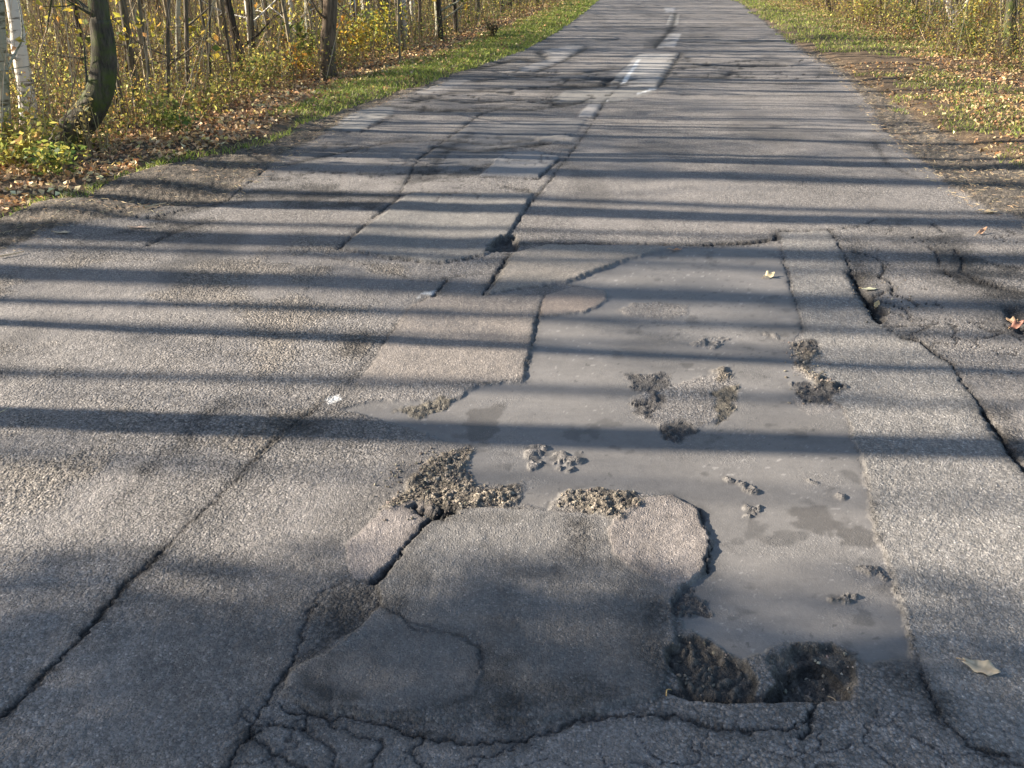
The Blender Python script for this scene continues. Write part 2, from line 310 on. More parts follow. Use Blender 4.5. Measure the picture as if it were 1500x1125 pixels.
    for i, pts in enumerate(DARKZ):
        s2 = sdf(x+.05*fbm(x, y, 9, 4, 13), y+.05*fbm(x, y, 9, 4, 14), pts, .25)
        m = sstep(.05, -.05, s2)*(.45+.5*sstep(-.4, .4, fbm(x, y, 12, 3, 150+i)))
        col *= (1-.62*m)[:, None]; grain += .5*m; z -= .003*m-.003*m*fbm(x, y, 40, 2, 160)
    # holes
    for i, (pts, dep, ed, lab) in enumerate(HOLES):
        s2 = sdf(x+.045*fbm(x, y, 13, 4, 15), y+.03*fbm(x, y, 13, 4, 16)*sstep(1.72, 1.80, y), pts, .12)
        m = sstep(.004, -ed, s2)
        f1, f2, idv = worley(wx, wy, 46, 170+i)
        z -= m*dep; z += m*(.013*np.clip((f2-f1)*2.5, 0, 1)*idv)+m*.013*fbm(x, y, 11, 3, 180)+m*.003*fbm(x, y, 70, 2, 181)
        c = np.array((.070, .061, .050)) if i < 2 else np.array((.05, .045, .04))
        k = sstep(.008, -.006, s2)*.9
        col = col*(1-k)[:, None]+c[None, :]*(.35+.9*idv**2+.9*sstep(-.1, .5, fbm(x, y, 14, 4, 180)))[:, None]*k[:, None]; grain = grain*(1-k)+1.1*k; gloss = gloss*(1-k)+.7*k
        region[(s2 < 0)] = 200+i
    s2 = sdf(x+.01*fbm(x, y, 25, 3, 17), y+.006*fbm(x, y, 25, 3, 18), PITF, .12)
    m = sstep(.002, -.005, s2); z -= m*.032; col *= (1+.25*m)[:, None]; rim = np.exp(-((s2-.003)/.006)**2); col *= (1-.6*rim)[:, None]
    Pt = gp([(988,1010),(1020,1018),(1060,1021),(1120,1020),(1180,1019),(1240,1017)]); k = local(x, y, Pt, .1)
    pr = np.exp(-(seg_dist(x[k]+.006*fbm(x[k], y[k], 30, 3, 19), y[k]+.006*fbm(x[k], y[k], 30, 3, 20), Pt)/.013)**2); z[k] -= pr*.022; col[k] *= (1-.55*pr)[:, None]  # shadow line under the cut front edge, dug and darkened in the colour
    # cracks
    for i, (pts, w, dep, dk) in enumerate(CRACKS):
        P = gp(pts); k = local(x, y, P, .15+w*3)
        if not len(k): continue
        xx = x[k]+.008*fbm(x[k], y[k], 16, 3, 201)+.012*fbm(x[k], y[k], 60, 2, 203); yy = y[k]+.008*fbm(x[k], y[k], 16, 3, 202)+.012*fbm(x[k], y[k], 60, 2, 204)
        d = seg_dist(xx, yy, P)
        ww = w*np.clip(.12+1.1*vnoise(x[k]*7+i, y[k]*7, 205)*(.5+.6*vnoise(x[k]*31, y[k]*31, 206)), .12, 1.1) if w < .03 else w*(.3+.8*vnoise(x[k]*3+i, y[k]*3, 205))
        pr = np.exp(-(d/ww)**2)
        z[k] -= pr*dep*.75
        halo = np.exp(-(d/(w*1.9+.012))**2)*(.18+.40*sstep(-.3, .4, fbm(x[k], y[k], 8, 3, 207)))
        col[k] *= (1-.78*dk*pr)[:, None]*(1-halo*dk)[:, None]*(1-.03*pr[:, None]*np.array((0, .3, .8)))
        grain[k] += pr*.4
        region[k] = np.where((pr > .75) & (region[k] == 2), 1, region[k])
    for i, (pts, sc, dk) in enumerate([([(1225,335),(1500,325),(1560,440),(1500,560),(1400,520),(1290,480)], 5.5, .8), ([(330,1015),(700,1045),(1000,1050),(1300,1030),(1500,1080),(1500,1160),(250,1160)], 7, .42), ([(985,80),(1190,84),(1220,116),(960,116)], 2.4, .9),
                                       ([(560,140),(760,100),(930,112),(900,150),(620,165)], 2.2, .9), ([(300,240),(480,190),(600,230),(520,300),(330,300)], 4.5, .5), ([(540,270),(640,200),(850,190),(800,290),(600,300)], 4, .5), ([(160,600),(330,560),(520,590),(420,640),(250,720)], 7, .35)]):
        s2 = sdf(x, y, pts, .3); m = sstep(.15, -.15, s2)
        if not m.any(): continue
        a1, a2, _ = worley(x+.10*fbm(x, y, 7, 4, 300), y+.10*fbm(x, y, 7, 4, 301), sc, 310+i)
        lw = .06*sstep(-.35, .4, fbm(x, y, 2.2, 3, 320+i))*(1+far)
        pr = m*np.exp(-((a2-a1)/np.maximum(lw, .004))**2)*(lw > .006)*(region != 2)
        z -= pr*.008*dk; col *= (1-dk*pr)[:, None]; grain += .4*pr
    # lane paint, worn
    for i, pts in enumerate(PAINT):
        s2 = sdf(wx, wy, pts, .08); m = sstep(.01, -.01, s2)*sstep(-.35, -.05, fbm(x, y, 30, 3, 210)+(.3 if i < 2 else -.05))
        col = col*(1-m)[:, None]+np.array((.46, .465, .46))[None, :]*m[:, None]; gloss = gloss*(1-m)+.6*m
        region[(s2 < 0)] = 300+i
    # ragged gravel shoulders
    gsh = np.maximum(sstep(-.03, .05, sh)*sstep(15, 11, y), sstep(-.03, .05, rr))
    f1, f2, idv = worley(wx, wy, 38, 220)
    gc = np.array((.112, .095, .075))[None, :]*(.45+1.0*idv)[:, None]*(1+.25*fbm(x, y, 6, 3, 221))[:, None]
    col = col*(1-gsh)[:, None]+gc*gsh[:, None]; grain = grain*(1-gsh)+1.5*gsh
    z += gsh*(.010*(1-f1)*idv+.03*fbm(x, y, 2.1, 3, 222)-.005)
    region[(gsh > .5)] = 3
    hump = .075*np.exp(-(((x+2.75)/.42)**2+((y-6.05)/.40)**2))+.05*np.exp(-(((x+2.6)/.45)**2+((y-7.0)/.42)**2))-.05*np.exp(-(((x+2.35)/.5)**2+((y-6.5)/.16)**2))
    z += hump
    # verge and wood floor
    v = np.maximum(sstep(-.02, .08, le), sstep(-.02, .08, re))
    dist = np.maximum(le, re)
    gz = .03*sstep(0, .25, dist)+.05*fbm(x, y, 1.1, 4, 230)*sstep(0, .8, dist)+.012*fbm(x, y, 9, 3, 231)-.05*sstep(.3, 1.6, le)
    gc = np.array((.12, .088, .058))[None, :]*(1+.45*fbm(x, y, 11, 3, 232)+.35*fbm(x, y, 2, 3, 233))[:, None]
    z = z*(1-v)+gz*v
    col = col*(1-v)[:, None]+gc*v[:, None]; grain = grain*(1-v)+1.2*v
    region[(v > .5)] = 0
    return z, np.clip(col, .004, .9), np.clip(grain, 0, 2.6), gloss, region, le, re

# ------------------------------------------------------------------ mesh helpers
def new_mesh(name, V, F, mat, attrs=None, smooth=True, mats=None, midx=None):
    me = bpy.data.meshes.new(name)
    V = np.asarray(V, np.float32); F = np.asarray(F, np.int32)
    nv, nf, k = len(V), len(F), F.shape[1]
    me.vertices.add(nv); me.vertices.foreach_set('co', V.ravel())
    me.loops.add(nf*k); me.loops.foreach_set('vertex_index', F.ravel())
    me.polygons.add(nf); me.polygons.foreach_set('loop_start', np.arange(0, nf*k, k, dtype=np.int32))
    try: me.polygons.foreach_set('loop_total', np.full(nf, k, np.int32))
    except Exception: pass
    me.polygons.foreach_set('use_smooth', np.full(nf, smooth))
    for m in (mats or [mat]): me.materials.append(m)
    if midx is not None: me.polygons.foreach_set('material_index', np.asarray(midx, np.int32))
    for an, (ty, dat) in (attrs or {}).items():
        a = me.attributes.new(an, ty, 'POINT')
        dat = np.asarray(dat, np.float32)
        if ty == 'FLOAT_COLOR':
            if dat.shape[1] == 3: dat = np.hstack([dat, np.ones((len(dat), 1), np.float32)])
            a.data.foreach_set('color', dat.ravel())
        else: a.data.foreach_set('value', dat.ravel())
    me.update(calc_edges=True)
    return me
def link(name, data, parent=None, loc=None, **props):
    o = bpy.data.objects.new(name, data); C.objects.link(o)
    if parent: o.parent = parent
    if loc is not None: o.location = loc
    for k, v in props.items(): o[k] = v
    return o

# ------------------------------------------------------------------ materials
def mat_new(name):
    m = bpy.data.materials.new(name); m.use_nodes = True; t = m.node_tree; t.nodes.clear()
    o = t.nodes.new('ShaderNodeOutputMaterial'); return m, t, o
def N(t, ty, **kw):
    n = t.nodes.new(ty)
    for k, v in kw.items():
        if k in n.inputs: n.inputs[k].default_value = v
        else: setattr(n, k, v)
    return n
def mth(t, op, a, b=None, clamp=False):
    n = t.nodes.new('ShaderNodeMath'); n.operation = op; n.use_clamp = clamp
    for i, v in enumerate((a, b)):
        if v is None: continue
        if isinstance(v, (int, float)): n.inputs[i].default_value = v
        else: t.links.new(v, n.inputs[i])
    return n.outputs[0]
def ground_material(name, spec=.35, warm=1.0):
    m, t, o = mat_new(name); L = t.links.new
    b = N(t, 'ShaderNodeBsdfPrincipled'); L(b.outputs[0], o.inputs[0])
    ac = N(t, 'ShaderNodeAttribute', attribute_name='Col'); ag = N(t, 'ShaderNodeAttribute', attribute_name='grain'); ar = N(t, 'ShaderNodeAttribute', attribute_name='gloss')
    tc = N(t, 'ShaderNodeTexCoord')
    v1 = N(t, 'ShaderNodeTexVoronoi', Scale=92.0); v2 = N(t, 'ShaderNodeTexVoronoi', Scale=185.0); nz = N(t, 'ShaderNodeTexNoise', Scale=34.0, Detail=5.0, Roughness=.65); nf = N(t, 'ShaderNodeTexNoise', Scale=320.0, Detail=2.0)
    for q in (v1, v2, nz, nf): L(tc.outputs['Object'], q.inputs['Vector'])
    # stones: flat bright tops, dark joints between
    top = N(t, 'ShaderNodeMapRange'); L(v1.outputs['Distance'], top.inputs['Value'])
    top.inputs['From Min'].default_value = .25; top.inputs['From Max'].default_value = .72; top.inputs['To Min'].default_value = 1; top.inputs['To Max'].default_value = 0
    sx = N(t, 'ShaderNodeSeparateColor'); L(v1.outputs['Color'], sx.inputs[0]); s2 = N(t, 'ShaderNodeSeparateColor'); L(v2.outputs['Color'], s2.inputs[0])
    coarse = mth(t, 'MULTIPLY', mth(t, 'SUBTRACT', ag.outputs['Fac'], .85), 1.3, True)
    h = mth(t, 'MULTIPLY', mth(t, 'MULTIPLY', top.outputs[0], mth(t, 'ADD', mth(t, 'MULTIPLY', sx.outputs[0], .9), .15)), coarse)
    t2 = N(t, 'ShaderNodeMapRange'); L(v2.outputs['Distance'], t2.inputs['Value']); t2.inputs['From Min'].default_value = .2; t2.inputs['From Max'].default_value = .75; t2.inputs['To Min'].default_value = 1; t2.inputs['To Max'].default_value = 0
    h = mth(t, 'ADD', h, mth(t, 'MULTIPLY', mth(t, 'MULTIPLY', t2.outputs[0], mth(t, 'ADD', s2.outputs[0], .1)), .50))
    h = mth(t, 'ADD', h, mth(t, 'MULTIPLY', nz.outputs[0], 1.1))
    h = mth(t, 'MULTIPLY', h, ag.outputs['Fac'])
    bp = N(t, 'ShaderNodeBump', Strength=1.0, Distance=.0042); L(h, bp.inputs['Height']); L(bp.outputs[0], b.inputs['Normal'])
    # stone colour
    f = mth(t, 'ADD', mth(t, 'MULTIPLY', sx.outputs[1], .90), .53)
    f = mth(t, 'ADD', mth(t, 'MULTIPLY', mth(t, 'SUBTRACT', mth(t, 'MULTIPLY', f, mth(t, 'ADD', mth(t, 'MULTIPLY', top.outputs[0], .5), .66)), 1.0), mth(t, 'ADD', mth(t, 'MULTIPLY', coarse, .75), .25)), 1.0)
    f = mth(t, 'MULTIPLY', f, mth(t, 'ADD', mth(t, 'MULTIPLY', s2.outputs[1], .55), .72))
    f = mth(t, 'MULTIPLY', f, mth(t, 'ADD', mth(t, 'MULTIPLY', nf.outputs[0], .5), .75))
    spk = mth(t, 'MULTIPLY', mth(t, 'GREATER_THAN', s2.outputs[0], .972), .75)
    f = mth(t, 'ADD', f, spk)
    gm = mth(t, 'MINIMUM', mth(t, 'MULTIPLY', ag.outputs['Fac'], .85), 1.0)
    f = mth(t, 'ADD', mth(t, 'MULTIPLY', mth(t, 'SUBTRACT', f, 1.0), gm), 1.0)
    f = mth(t, 'MULTIPLY', f, mth(t, 'ADD', mth(t, 'MULTIPLY', nz.outputs[0], .35), .825))
    vm = N(t, 'ShaderNodeVectorMath', operation='SCALE'); L(ac.outputs['Color'], vm.inputs[0]); L(f, vm.inputs['Scale'])
    L(vm.outputs[0], b.inputs['Base Color']); L(ar.outputs['Fac'], b.inputs['Roughness']); b.inputs['Specular IOR Level'].default_value = spec
    return m
M_ROAD = ground_material('worn_asphalt', .35)
M_MUD = ground_material('silt', .35)
M_SOIL = ground_material('soil', .15)

def leaf_material(name, trans=.45, rough=.6):
    m, t, o = mat_new(name); L = t.links.new
    a = N(t, 'ShaderNodeAttribute', attribute_name='Col')
    d = N(t, 'ShaderNodeBsdfPrincipled', Roughness=rough); d.inputs['Specular IOR Level'].default_value = .3
    tr = N(t, 'ShaderNodeBsdfTranslucent'); mx = N(t, 'ShaderNodeMixShader'); mx.inputs[0].default_value = trans
    L(a.outputs['Color'], d.inputs['Base Color']); L(a.outputs['Color'], tr.inputs['Color'])
    L(d.outputs[0], mx.inputs[1]); L(tr.outputs[0], mx.inputs[2]); L(mx.outputs[0], o.inputs[0])
    return m
M_LEAF = leaf_material('leaf', .52); M_LITTER = leaf_material('dry_leaf', .15, .55); M_GRASS = leaf_material('grass_blade', .4, .5); M_STEM = leaf_material('stem', 0.0, .8)

def bark_material(name, c1, c2, moss=0.0, kind='ridge', scale=1.0):
    m, t, o = mat_new(name); L = t.links.new
    b = N(t, 'ShaderNodeBsdfPrincipled', Roughness=.85); b.inputs['Specular IOR Level'].default_value = .2; L(b.outputs[0], o.inputs[0])
    tc = N(t, 'ShaderNodeTexCoord'); mp = N(t, 'ShaderNodeMapping'); L(tc.outputs['Object'], mp.inputs[0])
    cr = N(t, 'ShaderNodeValToRGB')
    if kind == 'birch':
        mp.inputs['Scale'].default_value = (5, 5, 24)
        nz = N(t, 'ShaderNodeTexNoise', Scale=1.6, Detail=4.0, Roughness=.6); L(mp.outputs[0], nz.inputs['Vector'])
        cr.color_ramp.elements[0].position = .36; cr.color_ramp.elements[1].position = .47
        n2 = N(t, 'ShaderNodeTexNoise', Scale=3.5, Detail=3.0); L(tc.outputs['Object'], n2.inputs['Vector'])
        fac = mth(t, 'ADD', nz.outputs[0], mth(t, 'MULTIPLY', mth(t, 'SUBTRACT', n2.outputs[0], .5), .35))
    else:
        mp.inputs['Scale'].default_value = (26*scale, 26*scale, 4.5*scale)
        nz = N(t, 'ShaderNodeTexNoise', Scale=1.4, Detail=6.0, Roughness=.65, Distortion=.5); L(mp.outputs[0], nz.inputs['Vector'])
        cr.color_ramp.elements[0].position = .35; cr.color_ramp.elements[1].position = .66
        fac = nz.outputs[0]
    cr.color_ramp.elements[0].color = (*c2, 1); cr.color_ramp.elements[1].color = (*c1, 1)
    L(fac, cr.inputs[0]); colr = cr.outputs[0]
    if moss:
        n3 = N(t, 'ShaderNodeTexNoise', Scale=5.0, Detail=5.0, Roughness=.7); L(tc.outputs['Object'], n3.inputs['Vector'])
        r3 = N(t, 'ShaderNodeMapRange'); L(n3.outputs[0], r3.inputs[0]); r3.inputs[1].default_value = .62-moss*.25; r3.inputs[2].default_value = .74-moss*.2; r3.inputs[4].default_value = .85
        mx = N(t, 'ShaderNodeMix', data_type='RGBA'); L(r3.outputs[0], mx.inputs[0]); L(colr, mx.inputs[6]); mx.inputs[7].default_value = (.075, .10, .022, 1); colr = mx.outputs[2]
    L(colr, b.inputs['Base Color'])
    bp = N(t, 'ShaderNodeBump', Strength=.9, Distance=.012 if kind != 'birch' else .004); L(fac, bp.inputs['Height']); L(bp.outputs[0], b.inputs['Normal'])
    return m
B_BIRCH = bark_material('birch_bark', (.62, .59, .53), (.17, .15, .12), 0, 'birch')
B_BIRCHM = bark_material('birch_bark_green', (.36, .35, .27), (.12, .11, .075), .3, 'birch')
B_OAK = bark_material('oak_bark', (.115, .10, .075), (.028, .025, .02), .6)
B_BROWN = bark_material('brown_bark', (.20, .15, .105), (.06, .045, .033), .1)
B_GREY = bark_material('grey_bark', (.18, .16, .12), (.065, .055, .04), .25)
B_DARK = bark_material('dark_bark', (.085, .07, .055), (.025, .02, .016), .2)
B_PALE = bark_material('pale_bark', (.30, .255, .18), (.13, .11, .07), .1)

# ------------------------------------------------------------------ the ground: one sheet, cut into road, mud, patches, shoulder and wood floor
STEP_U, STEP_V = 2.35, 2.0
uc = np.arange(-60, 1561, STEP_U)
g = []; s = 5.0; p = 0
while p < 30000: p += s; g.append(p); s *= 1.28
g = np.array(g); U = (np.concatenate([-60-g[::-1], uc, uc[-1]+g])-750)/FPX
vy = np.arange(1150, -6, -STEP_V)
Ys = np.array([gnd(750, v)[1] for v in vy])
Yb = []; s = .02; p = Ys[0]
while p > -14: p -= s; Yb.append(p); s *= 1.3
Yf = []; s = Ys[-1]-Ys[-2]; p = Ys[-1]
while p < 140: p += s; Yf.append(p); s *= 1.18
Y = np.concatenate([Yb[::-1], Ys, Yf])
D = np.maximum(Y, Ys[0])*CP+CAM_H*SP
gx = (U[None, :]*D[:, None]).ravel(); gy = np.repeat(Y, len(U))
Z, COL, GR, GL, REG, LE, RE = evaluate(gx, gy)
nr, nc = len(Y), len(U)
idx = np.arange(nr*nc).reshape(nr, nc)
Fq = np.stack([idx[:-1, :-1], idx[:-1, 1:], idx[1:, 1:], idx[1:, :-1]], -1).reshape(-1, 4)
VV = np.stack([gx, gy, Z], 1)
# region of a face: majority-like choice by its first corner
FR = REG[Fq[:, 0]].copy()
print('ground verts', len(VV))
def cut(name, mask, mat, parent=None, **props):
    F = Fq[mask]
    if not len(F): return None
    u, inv = np.unique(F.ravel(), return_inverse=True)
    me = new_mesh(name, VV[u], inv.reshape(-1, 4), mat, {'Col': ('FLOAT_COLOR', COL[u]), 'grain': ('FLOAT', GR[u]), 'gloss': ('FLOAT', GL[u])})
    return link(name, me, parent, **props)
road = cut('road', FR == 1, M_ROAD, kind='structure', label='cracked and patched grey asphalt road running into the wood')
for i, p_ in enumerate(PATCHES):
    cut('asphalt_patch', FR == 100+i, M_ROAD, road, label=p_[4])
for i, p_ in enumerate(HOLES):
    cut('pothole', FR == 200+i, M_ROAD, road, label=p_[3])
for i in range(len(PAINT)):
    cut('lane_marking' if i < 2 else 'paint_spot', FR == 300+i, M_ROAD, road)
cut('mud', FR == 2, M_MUD, None, kind='structure', label='smooth grey sheet of dried silt filling the sunken part of the road')
cut('gravel_shoulder', FR == 3, M_ROAD, None, kind='structure', label='crumbled gravel shoulder along both sides of the asphalt')
cut('ground', FR == 0, M_SOIL, None, kind='structure', label='brown soil of the verges and the wood floor')

# height lookup for everything that stands on the ground
def hz(x, y):
    x = np.atleast_1d(np.asarray(x, float)); y = np.atleast_1d(np.asarray(y, float))
    j = np.clip(np.searchsorted(Y, y)-1, 0, nr-2); d = np.maximum(y, Ys[0])*CP+CAM_H*SP
    i = np.clip(np.searchsorted(U, x/d)-1, 0, nc-2)
    zz = Z.reshape(nr, nc)
    return np.maximum.reduce([zz[j, i], zz[j+1, i], zz[j, i+1], zz[j+1, i+1]])*.5+.5*(zz[j, i]+zz[j+1, i+1])/2
def leaf_z(x, y):
    return hz(x, y)

# ------------------------------------------------------------------ vegetation generators
def rvec(n):
    v = rng.normal(size=(n, 3)); return v/np.linalg.norm(v, axis=1)[:, None]
def leaf_quads(Cn, size, up=0.0, aspect=.55, fold=.25):
    """one folded leaf (two quads sharing a midrib -> 6 verts, 2 quads) per centre"""
    n = len(Cn); a = rvec(n); a[:, 2] *= (1-up); a /= np.linalg.norm(a, axis=1)[:, None]
    nrm = rvec(n); nrm[:, 2] += up*3; b = np.cross(nrm, a); b /= np.linalg.norm(b, axis=1)[:, None]; c = np.cross(a, b)
    L = (size*rng.uniform(.6, 1.35, n))[:, None]; W = L*aspect*rng.uniform(.7, 1.2, (n, 1)); fo = W*fold*rng.uniform(-1.4, 1.4, (n, 1))
    p0 = Cn-a*L*.5; p3 = Cn+a*L*.5+c*fo*.6
    p1 = Cn-a*L*.05+b*W*.5+c*fo; p2 = Cn-a*L*.05-b*W*.5+c*fo
    V = np.stack([p0, p1, p3, p2], 1).reshape(-1, 3)
    k = np.arange(n)*4
    F = np.concatenate([np.stack([k, k+1, k+2], 1), np.stack([k, k+2, k+3], 1)])
    return V, F
def palette(n, cols, weights, var=.25):
    cols = np.array(cols); w = np.array(weights, float); w /= w.sum()
    c = cols[rng.choice(len(cols), n, p=w)]
    return np.clip(c*(1+var*rng.normal(size=(n, 1)))*(1+.035*rng.normal(size=(n, 3))), .01, .85)
def sticks(A, B, r0, r1):
    """tapered three-sided sticks from A to B"""
    n = len(A); d = B-A; d = d/np.maximum(np.linalg.norm(d, axis=1), 1e-6)[:, None]
    h = np.where(np.abs(d[:, 2:3]) > .9, np.array([[1., 0, 0]]), np.array([[0, 0, 1.]])); u = np.cross(d, h); u /= np.linalg.norm(u, axis=1)[:, None]; v = np.cross(d, u)
    V = []
    for P, r in ((A, r0), (B, r1)):
        for k in range(3):
            an = 2*math.pi*k/3; V.append(P+(u*math.cos(an)+v*math.sin(an))*np.reshape(r, (-1, 1)))
    V = np.stack(V, 1).reshape(-1, 3); k = np.arange(n)*6
    F = np.concatenate([np.stack([k+i, k+(i+1) % 3, k+3+(i+1) % 3], 1) for i in range(3)]+[np.stack([k+i, k+3+(i+1) % 3, k+3+i], 1) for i in range(3)])
    return V, F
class Acc:
    def __init__(s): s.V = []; s.F = []; s.Cc = []; s.M = []; s.n = 0
    def add(s, V, F, col, m=0):
        col = np.asarray(col, float)
        if col.ndim == 1: col = np.tile(col, (len(V), 1))
        elif len(col) != len(V): col = np.repeat(col, len(V)//len(col), axis=0)
        s.V.append(V); s.F.append(F+s.n); s.Cc.append(col); s.M.append(np.full(len(F), m)); s.n += len(V)
    def mesh(s, name, mats, smooth=False):
        return new_mesh(name, np.concatenate(s.V), np.concatenate(s.F), None, {'Col': ('FLOAT_COLOR', np.concatenate(s.Cc))}, smooth, mats=mats, midx=np.concatenate(s.M))

def tube(path, radii, sides=10, wob=0.0, seed=0):
    """a tapered trunk along a path of points (ring mesh), quads"""
    path = np.asarray(path, float); n = len(path); V = []
    r_ = np.random.default_rng(seed); ph = r_.uniform(0, 6.28, 4)
    for i in range(n):
        d = path[min(i+1, n-1)]-path[max(i-1, 0)]; d /= np.linalg.norm(d)
        u = np.cross(d, [0.02, 1, 0.01]); u /= np.linalg.norm(u); v = np.cross(d, u)
        for k in range(sides):
            a = 2*math.pi*k/sides
            rr = radii[i]*(1+wob*(math.sin(2*a+ph[0]+i*.15)*.5+math.sin(3*a+ph[1]-i*.22)*.35+math.sin(5*a+ph[2]+i*.5)*.25))
            V.append(path[i]+(u*math.cos(a)+v*math.sin(a))*rr)
    F = [(i*sides+k, i*sides+(k+1) % sides, (i+1)*sides+(k+1) % sides, (i+1)*sides+k) for i in range(n-1) for k in range(sides)]
    return np.array(V), np.array(F)
def join_quads(parts):
    V = []; F = []; n = 0
    for v, f in parts: V.append(v); F.append(f+n); n += len(v)
    return np.concatenate(V), np.concatenate(F)
def smooth_path(pts, n):
    pts = np.asarray(pts, float); t = np.linspace(0, 1, len(pts)); tt = np.linspace(0, 1, n)
    k = max(len(pts)-1, 1)
    out_ = []
    for T in tt*k:
        i = min(int(T), k-1); f = T-i
        p0 = pts[max(i-1, 0)]; p1 = pts[i]; p2 = pts[i+1]; p3 = pts[min(i+2, k)]
        out_.append(.5*((2*p1)+(-p0+p2)*f+(2*p0-5*p1+4*p2-p3)*f*f+(-p0+3*p1-3*p2+p3)*f**3))
    return np.array(out_)
AUT = [(.52,.40,.06),(.38,.34,.06),(.17,.19,.04),(.45,.25,.06),(.09,.13,.03),(.30,.16,.06)]
def build_tree(pts, r0, height, bark, crown_n, crown_from, spread, seed, low_twigs=4, cols=AUT, cw=(5,4,2,1.5,.6,.8), leaf=.07, flare=1.35):
    """pts: surveyed points of the lower trunk relative to its base; grown on to the full height"""
    r_ = np.random.default_rng(seed)
    pts = [np.array(p, float) for p in pts]
    d = pts[-1]-pts[-2]; d = d/np.linalg.norm(d)
    while pts[-1][2] < height:
        d = d*.72+np.array([0, 0, 1])*.28+r_.normal(0, .035, 3); d /= np.linalg.norm(d)
        pts.append(pts[-1]+d*max(.8, height*.13))
    path = smooth_path(pts, max(14, int(len(pts)*5)))
    L = np.linspace(0, 1, len(path)); hh = path[:, 2]
    rad = r0*(1-.85*L**1.1)*(1+(flare-1)*np.exp(-np.maximum(hh, 0)/.16))
    path[0, 2] -= .12
    sides = 14 if r0 > .07 else (8 if r0 > .03 else 5)
    parts = [tube(path, rad, sides, .07 if r0 > .05 else .02, seed)]
    tips = []
    nb = int(8+crown_n/90)
    for b in range(nb):
        f = crown_from+(1-crown_from)*(b+.5)/nb if b >= low_twigs else r_.uniform(.08, crown_from)
        i = int(f*(len(path)-1)); p = path[i]; az = r_.uniform(0, 6.28); el = r_.uniform(.15, .9)
        ln = spread*(1.15-f)*r_.uniform(.6, 1.2) if b >= low_twigs else r_.uniform(.3, .9)
        dv = np.array([math.cos(az)*math.cos(el), math.sin(az)*math.cos(el), math.sin(el)])
        q = [p, p+dv*ln*.5+r_.normal(0, .05*ln, 3), p+dv*ln+np.array([0, 0, .12*ln])+r_.normal(0, .08*ln, 3)]
        pb = smooth_path(q, 5); rb = min(rad[i]*.5, .012+.016*ln)
        parts.append(tube(pb, rb*(1-.8*np.linspace(0, 1, 5)), 4, 0, seed+b))
        tips += [(pb[2], ln*.5), (pb[3], ln*.5), (pb[4], ln*.6)] if b >= low_twigs else [(pb[4], .15), (pb[3], .15)]
        for k in range(2):
            e = pb[2+k]+r_.normal(0, .3*ln, 3); parts.append(tube(smooth_path([pb[2+k], (pb[2+k]+e)/2+r_.normal(0, .04*ln, 3), e], 4), rb*.45*(1-.7*np.linspace(0, 1, 4)), 3, 0, seed+b+k))
            if b >= low_twigs: tips.append((e, ln*.4))
    Vt, Ft = join_quads(parts)
    trunk = new_mesh('trunk', Vt, Ft, bark)
    # crown
    T = np.array([t[0] for t in tips]); S = np.array([t[1] for t in tips])
    w = S**1.5; w /= w.sum()
    k = rng.choice(len(T), crown_n, p=w)
    Cn = T[k]+rng.normal(size=(crown_n, 3))*(S[k]*.42)[:, None]
    V, F = leaf_quads(Cn, leaf, 0.1, .7)
    a = Acc(); a.add(V, F, palette(crown_n, cols, cw))
    crown = a.mesh('crown', [M_LEAF])
    return trunk, crown
def make_tree(name, x, y, trunk, crown, label, cat='tree', group=None, rot=0.0, sc=1.0):
    e = link(name, None, None, (x, y, float(hz(x, y)[0])), label=label, category=cat)
    e.rotation_euler = (0, 0, rot); e.scale = (sc, sc, sc)
    if group: e['group'] = group
    link('trunk', trunk, e); link('crown', crown, e)
    return e

